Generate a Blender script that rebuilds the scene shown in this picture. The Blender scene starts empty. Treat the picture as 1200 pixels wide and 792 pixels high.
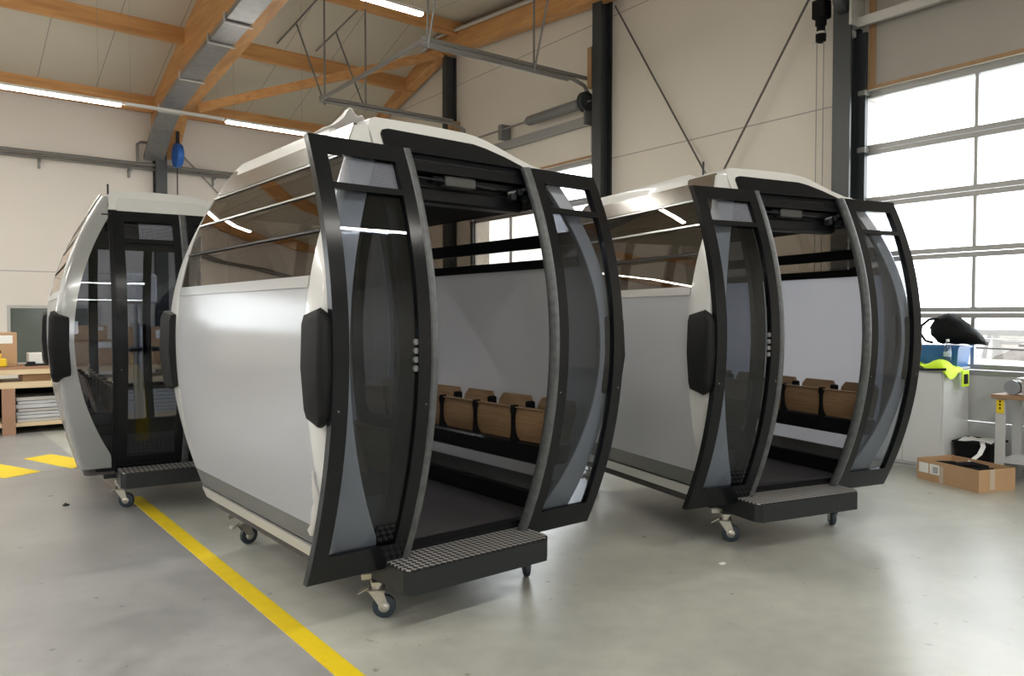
import bpy, bmesh, math, random
from mathutils import Vector, Matrix, noise
random.seed(7)
sc = bpy.context.scene
COL = sc.collection
R = math.radians

# ------------------------------------------------------------------ materials
MATS = {}
def node_mat(name):
    m = bpy.data.materials.new(name); m.use_nodes = True
    nt = m.node_tree
    return m, nt, nt.nodes['Principled BSDF'], nt.nodes['Material Output']

def mat(name, col, rough=.5, metal=0., spec=.5, coat=0., noise_amt=0., noise_scale=6., bump=0., bump_scale=40., coat_rough=.05):
    if name in MATS: return MATS[name]
    m, nt, b, out = node_mat(name)
    b.inputs['Base Color'].default_value = (*col, 1)
    b.inputs['Roughness'].default_value = rough
    b.inputs['Metallic'].default_value = metal
    b.inputs['Specular IOR Level'].default_value = spec
    b.inputs['Coat Weight'].default_value = coat
    b.inputs['Coat Roughness'].default_value = coat_rough
    tc = nt.nodes.new('ShaderNodeTexCoord')
    if noise_amt > 0:
        n = nt.nodes.new('ShaderNodeTexNoise'); n.inputs['Scale'].default_value = noise_scale
        n.inputs['Detail'].default_value = 6
        nt.links.new(tc.outputs['Object'], n.inputs['Vector'])
        mx = nt.nodes.new('ShaderNodeMix'); mx.data_type = 'RGBA'
        mx.inputs[6].default_value = (*[c * (1 - noise_amt) for c in col], 1)
        mx.inputs[7].default_value = (*[min(1, c * (1 + noise_amt)) for c in col], 1)
        nt.links.new(n.outputs['Fac'], mx.inputs[0])
        nt.links.new(mx.outputs[2], b.inputs['Base Color'])
    if bump > 0:
        n2 = nt.nodes.new('ShaderNodeTexNoise'); n2.inputs['Scale'].default_value = bump_scale
        nt.links.new(tc.outputs['Object'], n2.inputs['Vector'])
        bp = nt.nodes.new('ShaderNodeBump'); bp.inputs['Strength'].default_value = bump
        bp.inputs['Distance'].default_value = .01
        nt.links.new(n2.outputs['Fac'], bp.inputs['Height'])
        nt.links.new(bp.outputs['Normal'], b.inputs['Normal'])
    MATS[name] = m
    return m

def glass(name, tint, base_refl=.06, refl_col=(1, 1, 1), ior=1.5, rough=0.0):
    """thin tinted pane: see-through tint plus mirror reflection by Fresnel"""
    m = bpy.data.materials.new(name); m.use_nodes = True
    nt = m.node_tree; nt.nodes.remove(nt.nodes['Principled BSDF'])
    out = nt.nodes['Material Output']
    tr = nt.nodes.new('ShaderNodeBsdfTransparent'); tr.inputs[0].default_value = (*tint, 1)
    gl = nt.nodes.new('ShaderNodeBsdfGlossy'); gl.inputs['Color'].default_value = (*refl_col, 1)
    gl.inputs['Roughness'].default_value = rough
    lw = nt.nodes.new('ShaderNodeFresnel'); lw.inputs['IOR'].default_value = ior
    ad = nt.nodes.new('ShaderNodeMath'); ad.operation = 'ADD'; ad.use_clamp = True
    ad.inputs[1].default_value = base_refl
    nt.links.new(lw.outputs[0], ad.inputs[0])
    ge = nt.nodes.new('ShaderNodeNewGeometry')          # the pane's far side only tints
    fr = nt.nodes.new('ShaderNodeMath'); fr.operation = 'SUBTRACT'; fr.inputs[0].default_value = 1
    nt.links.new(ge.outputs['Backfacing'], fr.inputs[1])
    mf = nt.nodes.new('ShaderNodeMath'); mf.operation = 'MULTIPLY'
    nt.links.new(ad.outputs[0], mf.inputs[0]); nt.links.new(fr.outputs[0], mf.inputs[1])
    mx = nt.nodes.new('ShaderNodeMixShader')
    nt.links.new(mf.outputs[0], mx.inputs[0])
    nt.links.new(tr.outputs[0], mx.inputs[1]); nt.links.new(gl.outputs[0], mx.inputs[2])
    nt.links.new(mx.outputs[0], out.inputs['Surface'])
    MATS[name] = m
    return m

def wood(name, c1, c2, axis='X', scale=3., rough=.5):
    m, nt, b, out = node_mat(name)
    tc = nt.nodes.new('ShaderNodeTexCoord'); mp = nt.nodes.new('ShaderNodeMapping')
    s = {'X': (.25, 3, 3), 'Y': (3, .25, 3), 'Z': (3, 3, .25)}[axis]
    mp.inputs['Scale'].default_value = [scale * v for v in s]
    n = nt.nodes.new('ShaderNodeTexNoise'); n.inputs['Scale'].default_value = 2.5; n.inputs['Detail'].default_value = 8
    n.inputs['Distortion'].default_value = .6
    cr = nt.nodes.new('ShaderNodeValToRGB')
    cr.color_ramp.elements[0].position = .3; cr.color_ramp.elements[0].color = (*c1, 1)
    cr.color_ramp.elements[1].position = .72; cr.color_ramp.elements[1].color = (*c2, 1)
    nt.links.new(tc.outputs['Object'], mp.inputs[0]); nt.links.new(mp.outputs[0], n.inputs['Vector'])
    nt.links.new(n.outputs['Fac'], cr.inputs[0]); nt.links.new(cr.outputs[0], b.inputs['Base Color'])
    b.inputs['Roughness'].default_value = rough
    MATS[name] = m
    return m

def lined(name, col, line, axis, period, width, rough=.6, offset=0., noise_amt=.04, line2=None):
    """painted sheet panels with thin joints every <period> metres along an axis"""
    m, nt, b, out = node_mat(name)
    tc = nt.nodes.new('ShaderNodeTexCoord'); sp = nt.nodes.new('ShaderNodeSeparateXYZ')
    nt.links.new(tc.outputs['Object'], sp.inputs[0])
    a = nt.nodes.new('ShaderNodeMath'); a.operation = 'ADD'; a.inputs[1].default_value = 1000 * period - offset
    nt.links.new(sp.outputs[axis], a.inputs[0])
    mo = nt.nodes.new('ShaderNodeMath'); mo.operation = 'MODULO'; mo.inputs[1].default_value = period
    nt.links.new(a.outputs[0], mo.inputs[0])
    lt = nt.nodes.new('ShaderNodeMath'); lt.operation = 'LESS_THAN'; lt.inputs[1].default_value = width
    nt.links.new(mo.outputs[0], lt.inputs[0])
    n = nt.nodes.new('ShaderNodeTexNoise'); n.inputs['Scale'].default_value = .7; n.inputs['Detail'].default_value = 5
    nt.links.new(tc.outputs['Object'], n.inputs['Vector'])
    mn = nt.nodes.new('ShaderNodeMix'); mn.data_type = 'RGBA'
    mn.inputs[6].default_value = (*[c * (1 - noise_amt) for c in col], 1)
    mn.inputs[7].default_value = (*[c * (1 + noise_amt) for c in col], 1)
    nt.links.new(n.outputs['Fac'], mn.inputs[0])
    mx = nt.nodes.new('ShaderNodeMix'); mx.data_type = 'RGBA'
    nt.links.new(lt.outputs[0], mx.inputs[0]); nt.links.new(mn.outputs[2], mx.inputs[6])
    mx.inputs[7].default_value = (*line, 1)
    nt.links.new(mx.outputs[2], b.inputs['Base Color'])
    b.inputs['Roughness'].default_value = rough
    MATS[name] = m
    return m

def emit(name, col, strength):
    m = bpy.data.materials.new(name); m.use_nodes = True
    nt = m.node_tree; nt.nodes.remove(nt.nodes['Principled BSDF'])
    e = nt.nodes.new('ShaderNodeEmission'); e.inputs[0].default_value = (*col, 1); e.inputs[1].default_value = strength
    nt.links.new(e.outputs[0], nt.nodes['Material Output'].inputs[0])
    MATS[name] = m
    return m

def film_mat(name, col, trans, rough=.28):
    m, nt, b, out = node_mat(name)
    b.inputs['Base Color'].default_value = (*col, 1); b.inputs['Roughness'].default_value = rough
    tr = nt.nodes.new('ShaderNodeBsdfTranslucent'); tr.inputs[0].default_value = (col[0], col[1] * .95, col[2] * .98, 1)
    mx = nt.nodes.new('ShaderNodeMixShader'); mx.inputs[0].default_value = trans
    nt.links.new(b.outputs[0], mx.inputs[1]); nt.links.new(tr.outputs[0], mx.inputs[2])
    ge = nt.nodes.new('ShaderNodeNewGeometry'); tp = nt.nodes.new('ShaderNodeBsdfTransparent')
    m2 = nt.nodes.new('ShaderNodeMixShader')            # one film layer: the inner face of the sheet lets light on
    nt.links.new(ge.outputs['Backfacing'], m2.inputs[0]); nt.links.new(mx.outputs[0], m2.inputs[1]); nt.links.new(tp.outputs[0], m2.inputs[2])
    nt.links.new(m2.outputs[0], out.inputs['Surface'])
    MATS[name] = m
    return m

def floor_mat():
    m, nt, b, out = node_mat('floor_epoxy')
    tc = nt.nodes.new('ShaderNodeTexCoord'); sp = nt.nodes.new('ShaderNodeSeparateXYZ')
    nt.links.new(tc.outputs['Object'], sp.inputs[0])
    def no(scale, det=6, dist=0.):
        n = nt.nodes.new('ShaderNodeTexNoise'); n.inputs['Scale'].default_value = scale; n.inputs['Detail'].default_value = det
        n.inputs['Distortion'].default_value = dist
        nt.links.new(tc.outputs['Object'], n.inputs['Vector']); return n
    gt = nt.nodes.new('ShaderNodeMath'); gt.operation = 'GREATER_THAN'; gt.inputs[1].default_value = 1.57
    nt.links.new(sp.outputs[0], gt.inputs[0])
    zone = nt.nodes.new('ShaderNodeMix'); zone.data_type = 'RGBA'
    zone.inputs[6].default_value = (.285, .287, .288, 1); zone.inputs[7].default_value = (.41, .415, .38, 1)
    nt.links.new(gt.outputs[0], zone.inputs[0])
    n1 = no(.9, 7, .4); n2 = no(7., 8, .2); n3 = no(60., 3)
    cr = nt.nodes.new('ShaderNodeValToRGB')
    cr.color_ramp.elements[0].position = .33; cr.color_ramp.elements[0].color = (.84, .84, .84, 1)
    cr.color_ramp.elements[1].position = .66; cr.color_ramp.elements[1].color = (1.1, 1.1, 1.08, 1)
    nt.links.new(n1.outputs['Fac'], cr.inputs[0])
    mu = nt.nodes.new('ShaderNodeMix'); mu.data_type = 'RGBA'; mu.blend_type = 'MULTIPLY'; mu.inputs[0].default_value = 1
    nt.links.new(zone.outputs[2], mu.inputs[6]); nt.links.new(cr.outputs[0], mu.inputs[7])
    cr2 = nt.nodes.new('ShaderNodeValToRGB')
    cr2.color_ramp.elements[0].position = .3; cr2.color_ramp.elements[0].color = (.9, .9, .9, 1)
    cr2.color_ramp.elements[1].position = .75; cr2.color_ramp.elements[1].color = (1.08, 1.08, 1.08, 1)
    nt.links.new(n2.outputs['Fac'], cr2.inputs[0])
    mu2 = nt.nodes.new('ShaderNodeMix'); mu2.data_type = 'RGBA'; mu2.blend_type = 'MULTIPLY'; mu2.inputs[0].default_value = 1
    nt.links.new(mu.outputs[2], mu2.inputs[6]); nt.links.new(cr2.outputs[0], mu2.inputs[7])
    # dark scuff specks
    cr3 = nt.nodes.new('ShaderNodeValToRGB')
    cr3.color_ramp.elements[0].position = .24; cr3.color_ramp.elements[0].color = (.6, .6, .6, 1)
    cr3.color_ramp.elements[1].position = .30; cr3.color_ramp.elements[1].color = (1, 1, 1, 1)
    n4 = no(13., 2); nt.links.new(n4.outputs['Fac'], cr3.inputs[0])
    mu3 = nt.nodes.new('ShaderNodeMix'); mu3.data_type = 'RGBA'; mu3.blend_type = 'MULTIPLY'; mu3.inputs[0].default_value = 1
    nt.links.new(mu2.outputs[2], mu3.inputs[6]); nt.links.new(cr3.outputs[0], mu3.inputs[7])
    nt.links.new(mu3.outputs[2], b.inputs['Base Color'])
    mr = nt.nodes.new('ShaderNodeMapRange'); mr.inputs[3].default_value = .22; mr.inputs[4].default_value = .42
    nt.links.new(n2.outputs['Fac'], mr.inputs[0]); nt.links.new(mr.outputs[0], b.inputs['Roughness'])
    bp = nt.nodes.new('ShaderNodeBump'); bp.inputs['Strength'].default_value = .05; bp.inputs['Distance'].default_value = .01
    nt.links.new(n2.outputs['Fac'], bp.inputs['Height']); nt.links.new(bp.outputs[0], b.inputs['Normal'])
    return m

def tread_mat():
    m, nt, b, out = node_mat('tread_plate')
    tc = nt.nodes.new('ShaderNodeTexCoord'); mp = nt.nodes.new('ShaderNodeMapping')
    mp.inputs['Rotation'].default_value = (0, 0, R(45)); mp.inputs['Scale'].default_value = (40, 40, 0)
    ck = nt.nodes.new('ShaderNodeTexChecker'); ck.inputs['Scale'].default_value = 1
    nt.links.new(tc.outputs['Object'], mp.inputs[0]); nt.links.new(mp.outputs[0], ck.inputs['Vector'])
    mx = nt.nodes.new('ShaderNodeMix'); mx.data_type = 'RGBA'
    mx.inputs[6].default_value = (.02, .02, .022, 1); mx.inputs[7].default_value = (.62, .61, .60, 1)
    nt.links.new(ck.outputs['Fac'], mx.inputs[0]); nt.links.new(mx.outputs[2], b.inputs['Base Color'])
    b.inputs['Roughness'].default_value = .35; b.inputs['Metallic'].default_value = .4
    bp = nt.nodes.new('ShaderNodeBump'); bp.inputs['Strength'].default_value = .5; bp.inputs['Distance'].default_value = .004
    nt.links.new(ck.outputs['Fac'], bp.inputs['Height']); nt.links.new(bp.outputs[0], b.inputs['Normal'])
    return m

def perforated_mat():
    m = bpy.data.materials.new('perforated_mesh'); m.use_nodes = True
    nt = m.node_tree; b = nt.nodes['Principled BSDF']
    b.inputs['Base Color'].default_value = (.42, .43, .45, 1); b.inputs['Roughness'].default_value = .4
    tc = nt.nodes.new('ShaderNodeTexCoord'); mp = nt.nodes.new('ShaderNodeMapping')
    mp.inputs['Rotation'].default_value = (0, R(45), 0); mp.inputs['Scale'].default_value = (150, 0, 150)
    ck = nt.nodes.new('ShaderNodeTexChecker'); ck.inputs['Scale'].default_value = 1
    nt.links.new(tc.outputs['Object'], mp.inputs[0]); nt.links.new(mp.outputs[0], ck.inputs['Vector'])
    tr = nt.nodes.new('ShaderNodeBsdfTransparent'); mx = nt.nodes.new('ShaderNodeMixShader')
    nt.links.new(ck.outputs['Fac'], mx.inputs[0]); nt.links.new(b.outputs[0], mx.inputs[1]); nt.links.new(tr.outputs[0], mx.inputs[2])
    nt.links.new(mx.outputs[0], nt.nodes['Material Output'].inputs['Surface'])
    return m

M_paint = mat('cabin_white_paint', (.60, .61, .60), .22, coat=.5)
M_shadepaint = mat('cabin_shaded_paint', (.34, .35, .35), .2, metal=.25, coat=.5)  # shade on the turned-away far left cabin, put into its post colour
M_roof = mat('cabin_roof_white', (.62, .62, .605), .3, coat=.3)
M_band = mat('silver_band', (.30, .29, .27), .2, metal=.9)
M_black = mat('satin_black', (.006, .0065, .008), .33, spec=.22)
M_frame = mat('black_door_frame', (.007, .0078, .0095), .2, spec=.26)
M_matte = mat('matte_black', (.006, .006, .007), .7, spec=.15)
M_rubber = mat('black_rubber', (.006, .0063, .007), .6, spec=.22, bump=.15, bump_scale=200)
M_seal = mat('worn_grey_seal', (.075, .08, .083), .4, noise_amt=.7, noise_scale=26)
M_alu = mat('brushed_aluminium', (.42, .42, .415), .28, metal=.9)
M_silver = mat('silver_edge', (.62, .62, .60), .28, metal=.4)
M_dgrey = mat('dark_grey_paint', (.016, .019, .021), .38, spec=.3, noise_amt=.1)
M_midgrey = mat('mid_grey_metal', (.16, .165, .165), .4, noise_amt=.1)
M_sill = mat('grey_sill', (.10, .105, .10), .25, coat=.4)
M_steel = mat('zinc_steel', (.52, .50, .45), .35, metal=.85, noise_amt=.15, noise_scale=30)
M_tyre = mat('blue_grey_tyre', (.018, .03, .042), .5)
M_mat = mat('rubber_floor_mat', (.055, .05, .052), .6, noise_amt=.35, noise_scale=18, bump=.3, bump_scale=120)
M_ply = wood('seat_plywood', (.22, .13, .065), (.33, .215, .115), 'Y', 6., .42)
M_film = film_mat('white_protective_film', (.60, .62, .65), .33, .16)
M_crinkle = film_mat('loose_white_film', (.75, .74, .72), .3, .35)
G_end = glass('brown_tinted_glass', (.54, .51, .48), .07, (.9, .84, .78))
G_door = glass('smoked_door_glass', (.66, .68, .72), .0, (.9, .95, 1))
G_vent = glass('vent_glass', (.88, .89, .92), .0)
G_clear = glass('clear_pane', (.97, .98, .98), .0)
M_tread = tread_mat(); M_perf = perforated_mat()

# ------------------------------------------------------------------ mesh helpers
class MB:
    def __init__(s): s.bm = bmesh.new()
    def faces(s, vs, fs):
        v = [s.bm.verts.new(p) for p in vs]
        for f in fs:
            try: s.bm.faces.new([v[i] for i in f])
            except ValueError: pass
        return s
    def loft(s, rings, cap=True, loop=False):
        n = len(rings[0]); vs = [p for r in rings for p in r]; fs = []
        m = len(rings)
        for i in range(m if loop else m - 1):
            a, b = i * n, ((i + 1) % m) * n
            for j in range(n):
                k = (j + 1) % n
                fs.append((a + j, a + k, b + k, b + j))
        if cap and not loop:
            fs.append(tuple(range(n))); fs.append(tuple((m - 1) * n + j for j in range(n)))
        return s.faces(vs, fs)
    def box(s, x0, x1, y0, y1, z0, z1, bev=0.):
        if bev <= 0:
            return s.loft([[(x0, y0, z), (x1, y0, z), (x1, y1, z), (x0, y1, z)] for z in (z0, z1)])
        b = bev
        def ring(i, z): return [(x0 + i + b, y0 + i, z), (x1 - i - b, y0 + i, z), (x1 - i, y0 + i + b, z), (x1 - i, y1 - i - b, z),
                                (x1 - i - b, y1 - i, z), (x0 + i + b, y1 - i, z), (x0 + i, y1 - i - b, z), (x0 + i, y0 + i + b, z)]
        return s.loft([ring(b, z0), ring(0, z0 + b), ring(0, z1 - b), ring(b, z1)])
    def tube(s, pts, r, n=10, close=False):
        pts = [Vector(p) for p in pts]; rings = []
        up = None
        for i, p in enumerate(pts):
            d = (pts[min(i + 1, len(pts) - 1)] - pts[max(i - 1, 0)]).normalized()
            if up is None:
                up = Vector((0, 0, 1)) if abs(d.z) < .9 else Vector((1, 0, 0))
            u = d.cross(up).normalized(); w = u.cross(d).normalized(); up = w
            rr = r[i] if isinstance(r, (list, tuple)) else r
            rings.append([tuple(p + rr * (math.cos(t) * u + math.sin(t) * w)) for t in [2 * math.pi * k / n for k in range(n)]])
        return s.loft(rings)
    def bar(s, a, b, w, h, up=(0, 0, 1)):
        a, b = Vector(a), Vector(b); d = (b - a).normalized(); u = d.cross(Vector(up)).normalized(); v = u.cross(d).normalized()
        rg = lambda p: [tuple(p + u * sx * w / 2 + v * sy * h / 2) for sx, sy in ((-1, -1), (1, -1), (1, 1), (-1, 1))]
        return s.loft([rg(a), rg(b)])
    def lathe(s, prof, axis='Z', c=(0, 0, 0), n=24):
        rings = []
        for r, h in prof:
            rg = []
            for k in range(n):
                t = 2 * math.pi * k / n; a, b = r * math.cos(t), r * math.sin(t)
                p = {'Z': (a, b, h), 'X': (h, a, b), 'Y': (a, h, b)}[axis]
                rg.append((p[0] + c[0], p[1] + c[1], p[2] + c[2]))
            rings.append(rg)
        return s.loft(rings)
    def prism(s, poly, axis, a, b):
        f = {'X': lambda p, h: (h, p[0], p[1]), 'Y': lambda p, h: (p[0], h, p[1]), 'Z': lambda p, h: (p[0], p[1], h)}[axis]
        return s.loft([[f(p, a) for p in poly], [f(p, b) for p in poly]])
    def sheet(s, rows, thick, nrm):
        t = Vector(nrm) * thick; n = len(rows[0]); m = len(rows)
        vs = [p for r in rows for p in r] + [tuple(Vector(p) - t) for r in rows for p in r]
        N = n * m; fs = []
        for i in range(m - 1):
            for j in range(n - 1):
                a = i * n + j
                fs += [(a, a + 1, a + n + 1, a + n), (N + a, N + a + n, N + a + n + 1, N + a + 1)]
        for j in range(n - 1):
            fs += [(j, N + j, N + j + 1, j + 1), ((m - 1) * n + j, (m - 1) * n + j + 1, N + (m - 1) * n + j + 1, N + (m - 1) * n + j)]
        for i in range(m - 1):
            a = i * n
            fs += [(a, a + n, N + a + n, N + a), (a + n - 1, N + a + n - 1, N + a + 2 * n - 1, a + 2 * n - 1)]
        return s.faces(vs, fs)
    def mesh(s, name, m, smooth=True, ang=32):
        bm = s.bm
        bmesh.ops.recalc_face_normals(bm, faces=bm.faces)
        me = bpy.data.meshes.new(name)
        for f in bm.faces: f.smooth = smooth
        for e in bm.edges:
            if len(e.link_faces) == 2 and e.calc_face_angle(0) > R(ang): e.smooth = False
        bm.to_mesh(me); bm.free(); me.materials.append(m)
        return me

def link(name, me, parent=None, loc=None, rot=None):
    o = bpy.data.objects.new(name, me); COL.objects.link(o)
    if parent is not None: o.parent = parent
    if loc is not None: o.location = loc
    if rot is not None: o.rotation_euler = rot
    return o
def obj(name, mb, m, parent=None, loc=None, rot=None, smooth=True, ang=32):
    return link(name, mb.mesh(name, m, smooth, ang), parent, loc, rot)
def tag(o, label, cat, group=None):
    o['label'] = label; o['category'] = cat
    if group: o['group'] = group
    return o
def thing(name, label, cat, loc=(0, 0, 0), rz=0., group=None):
    o = bpy.data.objects.new(name, None); COL.objects.link(o); o.empty_display_size = .1
    o.location = loc; o.rotation_euler = (0, 0, rz)
    return tag(o, label, cat, group)
def struct(name, mb, m, loc=None, rot=None, parent=None, smooth=False):
    o = obj(name, mb, m, parent, loc, rot, smooth)
    if parent is None: o['kind'] = 'structure'
    return o

# ------------------------------------------------------------------ gondola cabin
LX, LY, DT, DB, ET, EB, ZT, ZM, ZB = .936, 1.248, .253, .292, .269, .173, 2.442, 1.447, .324
def ins(z, t, b): return t * ((z - ZM) / (ZT - ZM)) ** 2 if z > ZM else b * ((ZM - z) / (ZM - ZB)) ** 2
def X(z): return LX - ins(z, ET, EB)
def Y(z): return LY - ins(z, DT, DB)
def zs(a, b, n=None):
    n = n or max(1, int(round((b - a) / .07)))
    return [a + (b - a) * i / n for i in range(n + 1)]
def hw(z): return min(1.03, Y(z) - .045)

def end_slab(mb, sx, z0, z1, off, th, y0=None, y1=None, n=None):
    rings = []
    for z in zs(z0, z1, n):
        a = -hw(z) if y0 is None else y0(z); b = hw(z) if y1 is None else y1(z)
        xo, xi = sx * (X(z) + off), sx * (X(z) + off - th)
        rings.append([(xo, a, z), (xo, b, z), (xi, b, z), (xi, a, z)])
    return mb.loft(rings)
def face_slab(mb, sy, x0, x1, z0, z1, off, th, n=None):
    rings = []
    for z in zs(z0, z1, n):
        a = x0(z) if callable(x0) else x0; b = x1(z) if callable(x1) else x1
        yo, yi = sy * (Y(z) + off), sy * (Y(z) + off - th)
        rings.append([(a, yo, z), (b, yo, z), (b, yi, z), (a, yi, z)])
    return mb.loft(rings)
def xg(z): return max(.553, .815 - .262 * ((z - 1.42) / .96) ** 2)     # inner edge of the painted corner band
def ring_corner(z, sx, sy, grow=0., th=.035, yi=None, r=.045):
    wf = max(.06, X(z) - xg(z))
    x, y = X(z) + grow, Y(z) + grow
    yi = hw(z) if yi is None else yi
    p = [(x, min(yi, y - r - .001))]
    for k in range(5):
        t = k / 4 * math.pi / 2
        p.append((x - r + r * math.cos(t), y - r + r * math.sin(t)))
    p += [(x - wf, y), (x - wf, y - th), (x - th - .01, y - th), (x - th, y - th - .01), (x - th, min(yi, y - r - .001))]
    return [(sx * a, sy * b, z) for a, b in p]
def stepped(zlist): return zlist

CM = {}
def part(key, name, parent, build, m, ang=32):
    if key not in CM:
        mb = MB(); build(mb); CM[key] = mb.mesh(name, m, True, ang)
    return link(name, CM[key], parent)

def make_leaf(root, side, opened, frosted):
    """sliding door leaf; side -1 left, +1 right"""
    xa, xb = (.41, .93) if opened else (.005, .525)
    off = .07 if opened else .012
    k = ('open' if opened else 'shut') + ('L' if side < 0 else 'R')
    sg = side
    def S(mb, x0, x1, z0, z1, o=0., th=.045, n=None):
        a, b = sorted((sg * x0, sg * x1)); face_slab(mb, -1, a, b, z0, z1, off + o, th, n)
    def frame(mb):
        S(mb, xb - .078, xb, .31, 2.442); S(mb, xa, xa + .078, .31, 2.442)
        S(mb, xa + .078, xb - .078, 2.355, 2.442, 0, .044); S(mb, xa + .078, xb - .078, .31, .45, 0, .044)
        S(mb, xa + .078, xb - .078, 2.18, 2.212, 0, .04)
    leaf = part('leaf' + k, 'door_leaf', root, frame, M_frame)
    part('lg' + k, 'door_glass', leaf, lambda mb: S(mb, xa + .07, xb - .07, .44, 2.19, -.018, .007), G_door)
    part('lv' + k, 'vent_pane', leaf, lambda mb: S(mb, xa + .07, xb - .07, 2.2, 2.36, -.018, .006), G_vent)
    if side < 0:
        part('lp' + k, 'vent_mesh', leaf, lambda mb: S(mb, xa + .075, xb - .19, 2.21, 2.35, -.034, .004), M_perf)
    def seal(mb):
        rings = []
        for z in zs(.34, 2.44, 30):
            y = -(Y(z) + off - .02)
            x = sg * (xa - .012)
            rings.append([(x + .026 * math.cos(t), y + .034 * math.sin(t), z) for t in [2 * math.pi * q / 12 for q in range(12)]])
        mb.loft(rings)
    sl = part('ls' + k, 'edge_seal', leaf, seal, M_seal); sl['label'] = 'worn grey rubber edge seal'
    for xx in (xa + .03, xb - .03):
        part('lb%s%.2f' % (k, xx), 'frame_screw', leaf, lambda mb: mb.lathe([(.001, -.004), (.005, -.004), (.005, .002), (.001, .002)], 'Y', (sg * xx, -(Y(1.17) + off + .001), 1.17), 10), M_sill)
    if side < 0 and opened:
        for q in range(4):
            zz = 1.345 + .042 * q
            part('lk%s%d' % (k, q), 'push_button', leaf, lambda mb: mb.lathe([(.001, -.012), (.014, -.012), (.016, .002), (.001, .004)], 'Y', (sg * (xa + .086), -(Y(zz) + off - .02), zz), 12), M_midgrey)
    return leaf

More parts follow.
